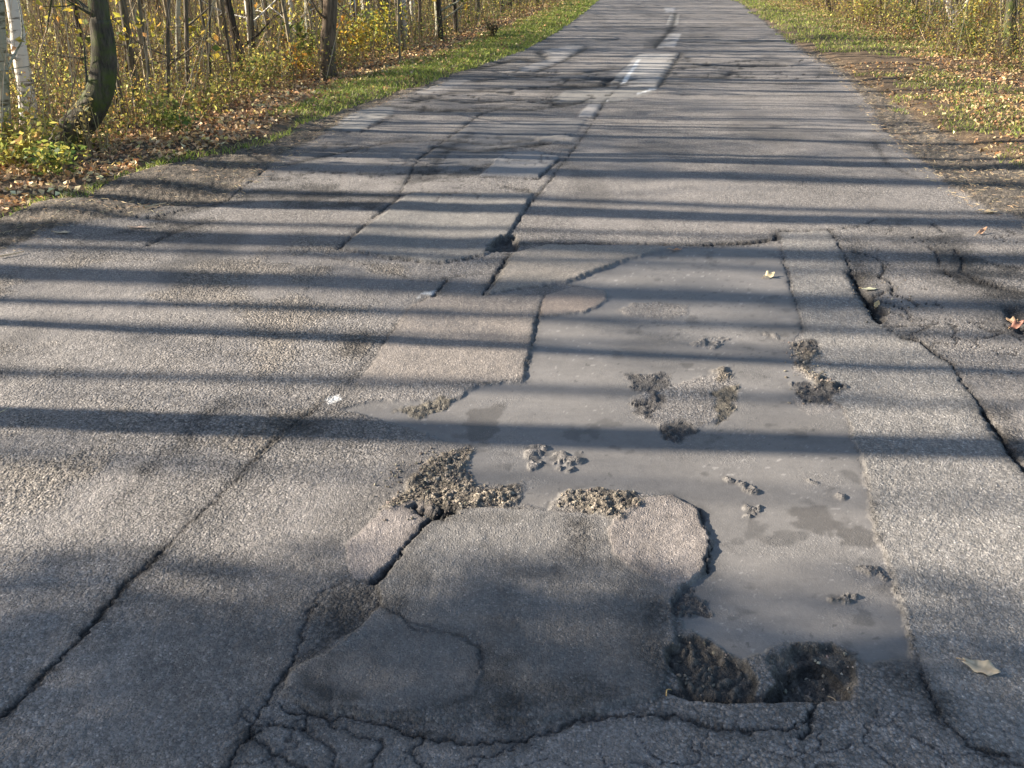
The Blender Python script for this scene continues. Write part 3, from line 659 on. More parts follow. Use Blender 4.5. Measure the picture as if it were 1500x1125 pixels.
# ------------------------------------------------------------------ trees surveyed from the photograph
# name, [(px,py) up the trunk; the first is its foot], width in px at mid, bark, height, label
TREES = [
 ('oak_tree', [(98,220),(108,192),(134,160),(150,120),(152,70),(146,30),(142,-5)], 41, B_OAK, 11, 'leaning mossy oak with a curved foot at the left wood edge', 1.5),
 ('birch_tree', [(44,182),(38,130),(28,70),(18,0)], 22, B_BIRCH, 12, 'stout white birch left of the leaning oak', 1.25),
 ('birch_tree', [(8,212),(5,120),(-2,0)], 17, B_BIRCHM, 11, 'shaded grey-green birch cut by the left picture edge', 1.2),
 ('tree_stump', [(171,152),(172,135),(170,112)], 13, B_DARK, 0, 'dark broken stump just right of the leaning oak', 1.2),
 ('young_tree', [(186,128),(183,60),(179,0)], 5, B_DARK, 8, 'thin dark trunk right behind the leaning oak', 1.1),
 ('young_tree', [(218,140),(211,90),(203,45),(192,0)], 7, B_PALE, 8, 'pale trunk leaning left, nearest the leaning oak of a leaning pair', 1.2),
 ('young_tree', [(222,160),(217,100),(209,45),(203,0)], 5, B_GREY, 7, 'dark slim trunk leaning left across the pale leaning one', 1.2),
 ('young_tree', [(234,132),(225,95),(212,40)], 6, B_PALE, 6, 'short leaning pale stem at the foot of the leaning pair', 1.2),
 ('young_tree', [(246,158),(246,90),(247,0)], 6, B_GREY, 9, 'straight grey-green pole tree right of the leaning pair', 1.1),
 ('birch_tree', [(262,125),(261,60),(261,0)], 8, B_BIRCHM, 10, 'dull grey birch between two straight poles', 1.1),
 ('young_tree', [(277,143),(274,90),(272,0)], 7, B_GREY, 9, 'straight lit pole tree right of the dull grey birch', 1.1),
 ('young_tree', [(309,148),(307,80),(307,0)], 4, B_DARK, 7, 'very thin dark stem standing alone right of the straight poles', 1.1),
 ('alder_tree', [(364,112),(354,90),(344,50),(333,0)], 13, B_DARK, 10, 'dark crooked trunk leaning left beside a white birch', 1.3),
 ('birch_tree', [(374,92),(370,55),(365,28),(361,0)], 8, B_BIRCH, 10, 'slender white birch touching the dark crooked trunk', 1.1),
 ('young_tree', [(402,78),(394,50),(388,0)], 6, B_GREY, 8, 'grey bent trunk right of the slender white birch', 1.2),
 ('birch_tree', [(390,68),(387,40),(386,0)], 4, B_BIRCH, 8, 'hair-thin white birch left of the grey bent trunk', 1.1),
 ('birch_tree', [(431,66),(428,40),(425,0)], 7, B_BIRCH, 9, 'white birch left of the thick brown trunk', 1.1),
 ('young_tree', [(430,84),(420,50),(407,20),(398,0)], 3, B_PALE, 6, 'thin pale sapling leaning left under the white birch', 1.1),
 ('oak_tree', [(481,110),(480,60),(484,0)], 22, B_BROWN, 12, 'thick upright brown trunk at the wood edge', 1.2),
 ('birch_tree', [(519,56),(518,30),(516,0)], 9, B_BIRCH, 11, 'bright white birch right of the thick brown trunk', 1.1),
 ('birch_tree', [(543,42),(541,20),(537,0)], 9, B_BIRCH, 11, 'second white birch right of the thick brown trunk', 1.1),
 ('young_tree', [(556,36),(555,15),(553,0)], 10, B_GREY, 10, 'greenish grey trunk right behind the second white birch', 1.1),
 ('young_tree', [(586,88),(584,50),(583,0)], 4, B_PALE, 6, 'thin pale yellow pole at the verge before the grey trunk', 1.1),
 ('birch_tree', [(642,52),(641,25),(639,0)], 8, B_BIRCHM, 10, 'pale birch standing alone near the far left verge', 1.1),
 ('young_tree', [(572,40),(570,15),(568,0)], 7, B_BROWN, 9, 'brown trunk between the grey trunk and the thin yellow pole', 1.1),
 ('young_tree', [(616,50),(615,20),(614,0)], 5, B_DARK, 9, 'dark slim trunk left of the lone pale birch', 1.1),
 ('young_tree', [(668,46),(667,20),(665,0)], 7, B_DARK, 9, 'dark trunk right of the lone pale birch', 1.1),
 ('young_tree', [(735,20),(735,10),(734,0)], 5, B_DARK, 9, 'dark trunk farther along the left verge', 1.1),
 ('young_tree', [(748,14),(748,6),(748,-2)], 4, B_DARK, 9, 'last dark trunk seen along the left verge', 1.1),
 ('oak_tree', [(1481,84),(1479,45),(1483,0)], 17, B_OAK, 11, 'dark mossy trunk standing alone on the right verge', 1.25),
 ('birch_tree', [(1400,48),(1394,22),(1388,0)], 10, B_BIRCH, 11, 'leaning white birch in the right-hand wood', 1.15),
 ('young_tree', [(1292,34),(1290,15),(1288,0)], 9, B_BROWN, 10, 'reddish brown trunk in the right-hand wood', 1.1),
 ('young_tree', [(1406,40),(1404,20),(1402,0)], 6, B_GREY, 9, 'grey trunk just behind the leaning white birch', 1.1),
 ('young_tree', [(1364,40),(1364,20),(1363,0)], 5, B_PALE, 9, 'pale yellowish pole left of the leaning white birch', 1.1),
 ('young_tree', [(1216,22),(1214,8),(1212,-4)], 8, B_BROWN, 9, 'brown trunk nearest the road on the far right', 1.1),
 ('young_tree', [(1466,60),(1467,30),(1466,0)], 3, B_PALE, 8, 'thin lit pole left of the dark mossy right trunk', 1.1),
 ('young_tree', [(1340,46),(1342,20),(1344,0)], 5, B_GREY, 9, 'grey slim trunk midway in the right-hand wood', 1.1),
]
for ti, (nm, pp, wpx, bark, H, lab, flare) in enumerate(TREES):
    bx, by = gnd(*pp[0]); z0 = float(hz(bx, by)[0])
    pts = [(0, 0, 0)]
    for q in pp[1:]:
        X, _, zz = at_h(q[0], q[1], by); pts.append((X-bx, 0, zz-z0))
    dep = by*CP+CAM_H*SP
    r0 = wpx*dep/FPX/2
    if H == 0:
        path = smooth_path(pts, 9); V, F = tube(path, r0*(1+.5*np.exp(-np.arange(9)/1.5)), 12, .12, 3)
        top = len(V)-12; V = np.vstack([V, V[top:].mean(0)+[0, 0, -.05]]); V[top:top+12, 2] += rng.uniform(-.06, .06, 12)
        F = np.vstack([F, [(top+k, top+(k+1) % 12, len(V)-1, len(V)-1) for k in range(12)]])
        F3 = np.vstack([F[:, [0, 1, 2]], F[F[:, 2] != F[:, 3]][:, [0, 2, 3]]])
        link(nm, new_mesh('stump', V, F3, bark), None, (bx, by, z0), label=lab, category='stump')
        continue
    tr, cr = build_tree(pts, r0*1.04, H, bark, 260 if r0 > .05 else 110, .45, 1.5 if r0 > .05 else .9, 100+ti, 3 if r0 > .05 else 4, flare=flare)
    make_tree(nm, bx, by, tr, cr, lab, 'tree')

# ------------------------------------------------------------------ trees standing left of the picture, whose shadows cross the road
def shade_point(px, py, xt):                             # where a trunk at x = xt must stand to shade the ground seen at a pixel
    X, Yg = gnd(px, py); t = (X-xt)/math.sin(R(SUN_AZ_LEFT))
    return xt, Yg+t*math.cos(R(SUN_AZ_LEFT))
BANDS = [ # y of the band at px, half width m, x of the tree, label
 (300, 597, .085, -5.6, 'thick oak left of the camera, throwing the wide dark bar on the road'),
 (300, 509, .045, -6.6, 'slim birch left of the camera behind the thick oak'),
 (300, 479, .040, -13.5, 'slim birch deep in the wood left of the bay'),
 (300, 448, .055, -11.5, 'birch left of the bay, second from the oak'),
 (300, 408, .15, -12.5, 'stout oak standing left of the crumbled shoulder'),
 (300, 372, .07, -15, 'grey trunk deep in the wood level with the shoulder'),
 (300, 350, .15, -11.5, 'twin-width old trunk left of the shoulder'),
 (300, 300, .13, -8.4, 'brown trunk just outside the left picture edge'),
 (1300, 607, .05, -12.5, 'distant trunk in the wood left of the camera'),
 (300, 325, .05, -13, 'thin distant trunk left of the shoulder'),
 (300, 690, .035, -15.5, 'far thin trunk abreast of the camera'),
 (300, 274, .10, -14, 'dark trunk left of the curved oak'),
 (300, 240, .2, -15, 'broad old trunk far left of the curved oak'),
]
for bi, (px, py, hw, xt, lab) in enumerate(BANDS):
    X, Yt = shade_point(px, py, xt)
    r_ = np.random.default_rng(500+bi)
    ly = r_.normal(0, .06); pts = [(0, -ly*5*-1 if 0 else -5*ly, 0), (r_.normal(0, .05), -2.5*ly+r_.normal(0, .02), 2.4), (r_.normal(0, .08), ly*.5+r_.normal(0, .03), 5)]
    tr, cr = build_tree(pts, hw*1.12, 11, [B_OAK, B_BIRCH, B_BIRCH, B_BIRCHM, B_OAK, B_GREY, B_BROWN, B_BROWN, B_GREY, B_GREY, B_GREY, B_DARK, B_OAK][bi], 130, .5, 1.5, 500+bi, 4)
    make_tree(['oak_tree', 'birch_tree', 'birch_tree', 'birch_tree', 'oak_tree', 'young_tree', 'oak_tree', 'young_tree', 'young_tree', 'young_tree', 'young_tree', 'young_tree', 'oak_tree'][bi], X, Yt, tr, cr, lab)
# unseen leafy hornbeams, crowns sized and placed to shade the foreground and far road
for bi, (px, py, xt, n, rad, lab) in enumerate([(400, 1230, -11.5, 3900, 1.05, 'leafy young hornbeam left of and abreast of the camera'),
                                       (300, 1140, -15.5, 2100, .9, 'leafy hornbeam farther into the wood abreast of the camera'),
                                       (700, 1200, -8.5, 3400, .85, 'leafy hornbeam just behind the camera on the left'), (700, 214, -15, 2300, 1.25, 'leafy hornbeam left of the picture beyond the curved oak'), (700, 155, -17, 1000, .8, 'thin-leaved hornbeam far left of the curved oak'), (250, 358, -16, 420, .42, 'sparse hornbeam far left of the crumbled shoulder'), (200, 415, -18, 260, .35, 'nearly bare hornbeam deep in the wood left of the bay'), (900, 120, -19, 900, .8, 'hornbeam deep in the wood beyond the curved oak'), (900, 70, -22, 1300, 1.5, 'farthest hornbeam deep in the left-hand wood'), (700, 640, -17, 200, .3, 'sparse hornbeam deep in the wood abreast of the camera')]):
    X, Yt = shade_point(px, py, xt)
    tr, cr0 = build_tree([(0, 0, 0), (.02, .03, 2), (0, 0, 3)], .06, 6.5, B_GREY, 50, .3, 1.2, 700+bi, 0)
    hc = (0-xt+.2)*math.tan(R(SUN_EL))
    q = rvec(n)*(rng.uniform(0, 1, (n, 1))**.45)*np.array([[1.5, rad, 1.55]])+np.array([[0, 0, hc]])
    keep = fbm(q[:, 0]*1.0+q[:, 2], q[:, 1]+q[:, 2]*.3, 1.6, 2, 300+bi) > -.22
    q = q[keep]; V, F = leaf_quads(q, .10, .1, .7); a = Acc(); a.add(V, F, palette(len(q), AUT, (3,4,4,1,2,1)))
    make_tree('hornbeam_tree', X, Yt, tr, a.mesh('crown', [M_LEAF]), lab)

# ------------------------------------------------------------------ background poles and saplings of the wood: individuals that share meshes
protos = []
for k in range(8):
    r_ = np.random.default_rng(40+k); rr0 = [.040, .026, .019, .045, .014, .038, .022, .06][k]
    l1, l2 = r_.normal(0, .10, 2)
    tr, cr = build_tree([(0, 0, 0), (l1, l2*.3, 1.3), (l1*1.6, l2*.5, 2.6)], rr0, [8, 6, 4.5, 9, 3.2, 7, 5, 10][k], [B_GREY, B_PALE, B_BROWN, B_BIRCH, B_PALE, B_DARK, B_GREY, B_BIRCHM][k],
                        [150, 100, 90, 150, 70, 120, 100, 170][k], [.4, .35, .25, .5, .2, .4, .3, .5][k], [1.1, .8, .6, 1.2, .5, 1, .7, 1.3][k], 900+k, 4)
    protos.append((tr, cr))
taken = [gnd(*t[1][0]) for t in TREES]; seen_keys = {}
PK = ['grey pole', 'pale thin sapling', 'brown thin sapling', 'white birch pole', 'whip-thin pale sapling', 'dark pole', 'grey thin sapling', 'pale green birch pole']
cnt = 0; tries = 0
WL_ = gp(WOOD_L)
while cnt < 290 and tries < 9000:
    tries += 1
    left = rng.uniform() < .80
    y = 6.5+23.0*rng.uniform()**.75
    if left: x = rng.uniform(-.56*(y+1)-1.5, 3)
    else: x = rng.uniform(2, .56*(y+1)+2)
    d = float(beyond(np.array([x]), np.array([y]), WOOD_L if left else WOOD_R, -1 if left else 1)[0])
    if d < .25 or (left and x > beyond(np.array([0.]), np.array([y]), WOOD_L, -1)[0]+50): continue
    if min((x-a)**2+(y-b)**2 for a, b in taken) < .22**2: continue
    if x < 0 and d > 3 and rng.uniform() < .3: continue
    taken.append((x, y))
    k = int(rng.choice(8, p=[.14, .17, .16, .07, .20, .08, .14, .04]))
    if d < .8 and k in (3, 7): k = 4
    side = 'left' if left else 'right'
    sap = make_tree('birch_tree' if k in (3, 7) else 'sapling', x, y, protos[k][0], protos[k][1], PK[k], 'tree',
              PK[k]+'s of the '+side+'-hand wood', rng.uniform(0, 6.28), rng.uniform(.8, 1.2))
    u_ = to_px(x, y)[0]
    j = min(range(len(TREES)), key=lambda q: abs(TREES[q][1][0][0]-u_)+abs(gnd(*TREES[q][1][0])[1]-y)*12)
    ty = gnd(*TREES[j][1][0])[1]; key = (PK[k], j, 'left of' if u_ < TREES[j][1][0][0] else 'right of', 'behind' if y > ty else 'in front')
    seen_keys.setdefault(key, []).append((abs(u_-TREES[j][1][0][0]), sap))
    cnt += 1

SHORT = ['the curved oak', 'the stout white birch', 'the grey-green edge birch', 'the broken stump', 'the dark trunk behind the oak', 'the pale leaning trunk', 'the dark leaning trunk', 'the short leaning stem',
 'the grey-green pole', 'the dull grey birch', 'the straight lit pole', 'the very thin dark stem', 'the dark crooked trunk', 'the slender white birch', 'the grey bent trunk', 'the hair-thin birch', 'the small white birch',
 'the thin pale sapling', 'the thick brown trunk', 'the bright white birch', 'the second white birch', 'the greenish grey trunk', 'the thin yellow pole', 'the lone pale birch', 'the brown trunk', 'the dark slim trunk',
 'the dark trunk by the lone birch', 'the far dark verge trunk', 'the last dark verge trunk', 'the mossy right trunk', 'the leaning right birch', 'the reddish right trunk', 'the grey right trunk', 'the yellowish right pole',
 'the far right roadside trunk', 'the thin lit right pole', 'the grey slim right trunk']
ORD = ['nearest', 'second', 'third', 'fourth', 'fifth', 'sixth', 'seventh', 'eighth', 'ninth', 'tenth', 'eleventh', 'twelfth', 'thirteenth', 'fourteenth', 'fifteenth', 'sixteenth', 'seventeenth', 'eighteenth']
for (pk, j, sd, dp), lst in seen_keys.items():
    lst.sort(key=lambda q: q[0])
    for i_, (_, sap) in enumerate(lst):
        sap['label'] = (ORD[min(i_, 17)]+' ' if len(lst) > 1 else '')+pk+' '+dp+(' and ' if dp == 'behind' else ', ')+sd+' '+SHORT[j]

# ------------------------------------------------------------------ undergrowth, litter, grass
def scatter(n, test, ymin, ymax, power=1.0, xr=.62):
    X = []; Yy = []; tot = 0
    while tot < n:
        m = n*3
        y = ymin+(ymax-ymin)*rng.uniform(size=m)**power
        x = rng.uniform(-1, 1, m)*(xr*(y*CP+.66)+.4)
        k = test(x, y); X.append(x[k]); Yy.append(y[k]); tot += k.sum()
    return np.concatenate(X)[:n], np.concatenate(Yy)[:n]
def dl(x, y): return beyond(x, y, WOOD_L, -1)
def dr(x, y): return beyond(x, y, WOOD_R, 1)
def el(x, y): return beyond(x, y, LEFT_EDGE, -1)
def er(x, y): return beyond(x, y, RIGHT_EDGE, 1)
UND = [(.60,.49,.11),(.45,.43,.11),(.29,.31,.075),(.16,.20,.055),(.50,.31,.10),(.66,.57,.26),(.35,.22,.11),(.10,.12,.04)]
def plants(nplants, test, ymin, ymax, hmin, hmax, nleaf, leaf, w, power=.9):
    x, y = scatter(nplants, test, ymin, ymax, power)
    z = hz(x, y); h = rng.uniform(hmin, hmax, nplants)*(1+.0*x)
    B = np.stack([x, y, z-.02], 1); T = B+np.stack([rng.normal(0, .28, nplants)*h, rng.normal(0, .28, nplants)*h, h], 1)
    a = Acc(); V, F = sticks(B, T, np.full(nplants, .0035), np.full(nplants, .0015)); a.add(V, F, palette(nplants, [(.33,.25,.15),(.22,.16,.09),(.28,.27,.12)], (3,2,1)), 1)
    k = np.repeat(np.arange(nplants), nleaf); t = rng.uniform(.15, 1.08, len(k))[:, None]
    P = B[k]+(T[k]-B[k])*t+rng.normal(0, 1, (len(k), 3))*np.array([[.085, .085, .05]])*(.6+h[k][:, None])
    P[:, 2] = np.maximum(P[:, 2], z[k]+.01)
    hue = fbm(x, y, .8, 3, 77)[k]
    c = palette(len(k), UND, w); c = c*np.stack([1+.5*np.clip(hue, -1, .8), 1+.2*hue, 1+0*hue], 1)
    V, F = leaf_quads(P, leaf, .35, .6); a.add(V, F, np.clip(c, .01, .8), 0)
    return a
test_left = lambda x, y: (dl(x, y) > .1+.25*fbm(x, y, 1.5, 2, 5)) & (x < 4)
test_right = lambda x, y: (dr(x, y) > .0+.3*fbm(x, y, 1.5, 2, 6)) & (x > 2)
a = plants(7600, test_left, 5.6, 30, .10, .58, 16, .034, (4,5,5,4,2,1.5,1.2,2))
link('undergrowth', a.mesh('undergrowth', [M_LEAF, M_STEM]), None, None, kind='stuff', label='knee-high yellow and green undergrowth on the floor of the left-hand wood', category='undergrowth')
a = plants(2600, test_right, 7, 30, .12, .70, 16, .038, (5,5,4,3,3,1.5,1.2,1.5))
link('undergrowth', a.mesh('undergrowth_right', [M_LEAF, M_STEM]), None, None, kind='stuff', label='golden and green undergrowth on the floor of the right-hand wood', category='undergrowth')
# dead stalks and brushwood
def stalks(n, test, ymin, ymax, hmin, hmax, lean):
    x, y = scatter(n, test, ymin, ymax, .8); z = hz(x, y); h = rng.uniform(hmin, hmax, n)
    B = np.stack([x, y, z-.02], 1); T = B+np.stack([rng.normal(0, lean, n)*h, rng.normal(0, lean, n)*h, h], 1)
    a = Acc(); r_ = rng.uniform(.0018, .0055, n); V, F = sticks(B, T, r_, r_*.5)
    a.add(V, F, palette(n, [(.42,.33,.21),(.30,.22,.13),(.52,.43,.30),(.16,.11,.07),(.30,.20,.13)], (3,3,2,2,1))); return a
link('dead_stalks', stalks(6500, test_left, 6, 30, .25, 1.6, .21).mesh('dead_stalks', [M_STEM]), None, None, kind='stuff', label='dry upright stalks and whips crowding the left-hand wood', category='dead stalks')
link('dead_stalks', stalks(2800, test_right, 8, 30, .25, 1.6, .21).mesh('dead_stalks_right', [M_STEM]), None, None, kind='stuff', label='dry upright stalks and whips crowding the right-hand wood', category='dead stalks')
# litter
LIT = [(.54,.34,.17),(.62,.43,.24),(.40,.22,.11),(.70,.55,.30),(.24,.145,.085),(.66,.51,.16),(.48,.26,.12)]
def litter(n, test, ymin, ymax, size, power=.8, tone=1.0):
    x, y = scatter(n, test, ymin, ymax, power); z = hz(x, y)+rng.uniform(.002, .022, n)
    V, F = leaf_quads(np.stack([x, y, z], 1), size, .45, .66, .6); V[:, 2] = np.maximum(V[:, 2], np.repeat(z, 4)-.015); a = Acc(); a.add(V, F, palette(n, LIT, (4,4,3,3,2,1,2), .28)*tone); return a
tl = lambda x, y: (el(x, y) > .10+.12*fbm(x, y, 2.2, 3, 8)) & (x < 4) & ((dl(x, y) < 1.0) | (rng.uniform(size=len(x)) < .35)) & ((y < 9.5) | (dl(x, y) > -.55) | (rng.uniform(size=len(x)) < .2))
trt = lambda x, y: (er(x, y) > .02+.2*fbm(x, y, 2.2, 3, 9)) & (x > 1.5) & ((y < 13.5) | (dr(x, y) > -.6)) & ((fbm(x, y, 1.4, 3, 14) > -.25) | (rng.uniform(size=len(x)) < .4)) & ((er(x, y) > .45) | (rng.uniform(size=len(x)) < .35))
link('fallen_leaves', litter(46000, tl, 4.5, 29, .049).mesh('fallen_leaves', [M_LITTER]), None, None, kind='stuff', label='brown fallen leaves along the left verge and wood floor', category='fallen leaves')
link('fallen_leaves', litter(38000, trt, 5, 29, .040, tone=.72).mesh('fallen_leaves_right', [M_LITTER]), None, None, kind='stuff', label='brown fallen leaves strewn over the right verge', category='fallen leaves')
# grass
def grass(n, test, ymin, ymax, h0, cols, w, power=.8):
    x, y = scatter(n, test, ymin, ymax, power); z = hz(x, y); h = rng.uniform(.5, 1.25, n)*h0
    B = np.stack([x, y, z-.005], 1); d = np.stack([rng.normal(0, .5, n), rng.normal(0, .5, n), np.ones(n)], 1)*h[:, None]
    s = rvec(n); s[:, 2] = 0; s /= np.linalg.norm(s, axis=1)[:, None]; s *= rng.uniform(.0022, .0045, (n, 1))*(1+np.maximum(y-8, 0)[:, None]*.07)
    mid = B+d*.55; tip = B+d+np.stack([d[:, 0]*.6, d[:, 1]*.6, -h*.15], 1)
    V = np.stack([B-s, B+s, mid+s*.7, mid-s*.7, tip], 1).reshape(-1, 3); k = np.arange(n)*5
    F = np.concatenate([np.stack([k, k+1, k+2], 1), np.stack([k, k+2, k+3], 1), np.stack([k+3, k+2, k+4], 1)])
    a = Acc(); a.add(V, F, palette(n, cols, w, .2)); return a
GRN = [(.22,.30,.055),(.34,.38,.08),(.12,.18,.035),(.38,.36,.14),(.40,.32,.17)]
gl_ = lambda x, y: (el(x, y) > -.03+.05*fbm(x, y, 4, 2, 3)) & (x < 4) & (((dl(x, y) < -.55+.3*fbm(x, y, 1.8, 3, 10)+.02*y) & (y > 9.5+1.2*fbm(x, y, .9, 2, 15))) | ((el(x, y) < .10+.14*fbm(x, y, 2.5, 3, 11))))
link('grass', grass(27000, gl_, 4.5, 30, .055, GRN, (4,4,2,1.5,.6)).mesh('grass', [M_GRASS]), None, None, kind='stuff', label='bright green grass strip along the left road edge', category='grass')
gr_ = lambda x, y: (er(x, y) > .05+.35*fbm(x, y, 1.6, 3, 12)) & (x > 1.5) & ((fbm(x, y, 1.3, 3, 13) > .02+.25*sstep(.6, 1.6, er(x, y))) | (y > 15)) & (dr(x, y) < .3)
link('grass', grass(17000, gr_, 5, 30, .05, GRN, (3,4,2,2.5,1.5)).mesh('grass_right', [M_GRASS]), None, None, kind='stuff', label='patchy grass on the right verge', category='grass')
# needles and straw bits on the gravel shoulders
def bits(n, test, ymin, ymax):
    x, y = scatter(n, test, ymin, ymax, .8); z = hz(x, y)+.004; an = rng.uniform(0, 6.28, n); ln = rng.uniform(.01, .05, n)
    A = np.stack([x, y, z], 1); B_ = A+np.stack([np.cos(an)*ln, np.sin(an)*ln, rng.uniform(0, .01, n)], 1)
    a = Acc(); V, F = sticks(A, B_, np.full(n, .0011), np.full(n, .0007)); a.add(V, F, palette(n, [(.45,.34,.2),(.3,.2,.12),(.55,.45,.28)], (3,3,2))); return a
sb = lambda x, y: ((beyond(x, y, SHOULD_L, -1) > -.1) & (el(x, y) < .1) & (y < 12)) | ((beyond(x, y, ROAD_R, 1) > -.12) & (er(x, y) < .2))
link('straw', bits(5200, sb, 4.5, 16).mesh('straw', [M_STEM]), None, None, kind='stuff', label='loose straw and needles on the crumbled gravel shoulders', category='straw')

# individual shrubs one can tell apart
def shrub(px, py, h, w, n, leaf, cols, wts, lab, nm='shrub', stems=6):
    X, Yg = gnd(px, py); z = float(hz(X, Yg)[0])
    e = link(nm, None, None, (X, Yg, z), label=lab, category='shrub' if nm != 'fern' else 'fern')
    B = np.zeros((stems, 3)); B[:, :2] = rng.normal(0, .03, (stems, 2)); B[:, 2] = -.03
    an = rng.uniform(0, 6.28, stems); T = np.stack([np.cos(an)*w*rng.uniform(.2, .8, stems), np.sin(an)*w*rng.uniform(.2, .8, stems), h*rng.uniform(.7, 1.05, stems)], 1)
    a = Acc(); Mid = (B+T)/2+np.array([[0, 0, h*.12]]); V, F = sticks(B, Mid, np.full(stems, .006), np.full(stems, .004)); a.add(V, F, np.array((.25,.19,.11))); V, F = sticks(Mid, T, np.full(stems, .004), np.full(stems, .002)); a.add(V, F, np.array((.3,.24,.14)))
    link('stem', a.mesh('stem', [M_STEM]), e)
    k = rng.choice(stems, n); t = rng.uniform(.25, 1.08, n)[:, None]; P = np.where(t < .5, B[k]+(Mid[k]-B[k])*t*2, Mid[k]+(T[k]-Mid[k])*(t*2-1))+rng.normal(0, 1, (n, 3))*np.array([[w*.22, w*.22, h*.09]])
    P[:, 2] = np.maximum(P[:, 2], .02); V, F = leaf_quads(P, leaf, .3, .62); a = Acc(); a.add(V, F, palette(n, cols, wts)); link('foliage', a.mesh('foliage', [M_LEAF]), e)
YG = [(.48,.41,.10),(.34,.34,.09),(.19,.22,.06),(.38,.24,.09)]; GN = [(.10,.16,.045),(.20,.25,.06),(.42,.38,.09)]; OR = [(.55,.38,.06),(.50,.24,.05),(.32,.32,.06)]
for s_ in [(28,250,.34,.42,420,.055,YG,(3,3,2,1),'drooping yellowish shrub at the far left foot of the birch'),
           (90,262,.20,.28,200,.05,GN,(1,2,2),'low green and yellow shrub before the foot of the curved oak'),
           (8,232,.40,.30,260,.05,YG,(2,2,3,2),'dull olive shrub cut by the left picture edge'),
           (128,226,.40,.10,46,.045,[(.55,.45,.16),(.6,.52,.3)],(2,1),'small pale plant with few leaves right in front of the curved oak'),
           (64,250,.16,.2,120,.06,GN,(2,2,1),'bright green low leaves below the yellowish shrub'),
           (262,196,.20,.3,160,.05,GN,(3,2,1),'low green plants at the verge below the straight poles'),
           (225,205,.36,.3,240,.045,YG,(2,3,3,1),'olive shrub at the wood edge below the leaning pair'),
           (300,175,.42,.4,300,.045,YG,(3,3,2,1),'yellow green shrub below the very thin dark stem'),
           (360,150,.42,.4,320,.045,YG,(3,3,3,2),'rusty yellow shrub below the dark crooked trunk'),
           (455,95,.55,.35,260,.07,GN,(3,3,2),'broad-leaved green shrub left of the thick brown trunk'),
           (400,128,.45,.45,340,.045,YG,(3,3,2,1),'yellowish shrub between the bent trunk and the verge'),
           (522,92,.62,.42,420,.06,OR,(4,1,3),'bright yellow shrub right of the thick brown trunk'),
           (560,84,.75,.5,420,.06,GN+[(.55,.45,.06)],(2,3,2,4),'tall green and yellow shrub before the white birches'),
           (445,112,.4,.3,220,.05,OR,(2,3,2),'orange-tinted shrub at the foot of the thick brown trunk'),
           (724,56,.22,.16,160,.05,[(.09,.08,.04),(.14,.11,.05)],(2,1),'dark brown low clump on the far left verge'),
           (1436,62,.65,.35,260,.05,OR,(4,2,2),'golden yellow bush left of the dark mossy right trunk'),
           (1410,78,.4,.4,260,.05,GN,(2,2,2),'green bush at the right wood edge'),
           (1350,58,.5,.5,300,.05,GN,(2,3,2),'green leafy bush left of the green wood edge bush'),
           (1408,52,.6,.3,220,.07,[(.62,.58,.2),(.45,.45,.1)],(2,2),'pale yellow broad-leaved bush below the leaning white birch'),
           (1512,84,.5,.3,200,.045,OR,(3,1,3),'yellow bush cut by the right picture edge'),
           (1270,38,.6,.45,300,.06,YG,(3,3,2,1),'yellowish bush at the foot of the reddish trunk')]:
    shrub(*s_)

# ------------------------------------------------------------------ fallen leaves and twigs one can tell apart on the road
def road_leaf(px, py, L, W, az, tilt, col, lab, lobes=4, curl=.25, roll=0.0, under=(.30,.17,.12)):
    """an oak-like leaf: lobed outline on a curved blade with a stalk; blade and stalk are its parts"""
    X, Yg = gnd(px, py); z = float(hz(X, Yg)[0])
    nx, ny = 15, 5; V = []; 
    for i in range(nx):
        t = i/(nx-1)
        w = W/2*math.sin(math.pi*min(1, t*.92+.06))**.7*(1+.15*math.sin(t*math.pi*2*lobes+.8))*(.55+.75*t if t < .75 else 1.1-.5*(t-.75)*2)
        for j in range(ny):
            s_ = (j/(ny-1)*2-1)
            yy = s_*w; xx = (t-.5)*L-abs(s_)*.10*L*(1-t)
            zz = curl*L*((t-.5)**2*1.2)+curl*1.3*abs(s_)**1.5*w*math.sin(t*6+1)**2+.004+.10*W*math.sin(t*9+s_*2)*.3
            V.append((xx, yy, zz))
    F = [(i*ny+j, (i+1)*ny+j, (i+1)*ny+j+1, i*ny+j+1) for i in range(nx-1) for j in range(ny-1)]
    V = np.array(V); V[:, 2] -= V[:, 2].min()
    n_ = len(V); c = np.array(col)[None, :]*(1+.12*rng.normal(size=(n_, 1))); rib = np.arange(n_) % ny == 2; c[rib] *= .75
    e = link('fallen_leaf', None, None, (X, Yg, z+.006), label=lab, category='leaf'); e.rotation_euler = (roll, tilt, az)
    b = link('blade', new_mesh('blade', V, F, M_LITTER, {'Col': ('FLOAT_COLOR', np.clip(c, .01, .85))}), e)
    so_ = b.modifiers.new('thick', 'SOLIDIFY'); so_.thickness = .0006
    P = smooth_path([(-L*.48, 0, float(V[2, 2])), (-L*.62, L*.03, .008), (-L*.75, L*.05, .004)], 6); Vs, Fs = tube(P, np.full(6, .0011), 5)
    link('stalk', new_mesh('stalk', Vs, Fs, M_STEM, {'Col': ('FLOAT_COLOR', np.tile((.4, .28, .15), (len(Vs), 1)))}), e)
road_leaf(1437, 983, .078, .040, R(-24), R(4), (.62,.50,.34), 'tan curled oak leaf lying on the road at the lower right', 3, .35, R(18))
road_leaf(1127, 405, .070, .045, R(35), R(-8), (.66,.56,.36), 'pale leaf lying on the mud near its top right corner', 2, .5, R(14))
road_leaf(1274, 423, .075, .030, R(8), R(2), (.50,.50,.34), 'pale greenish oval leaf lying in the right-hand crack', 0, .12)
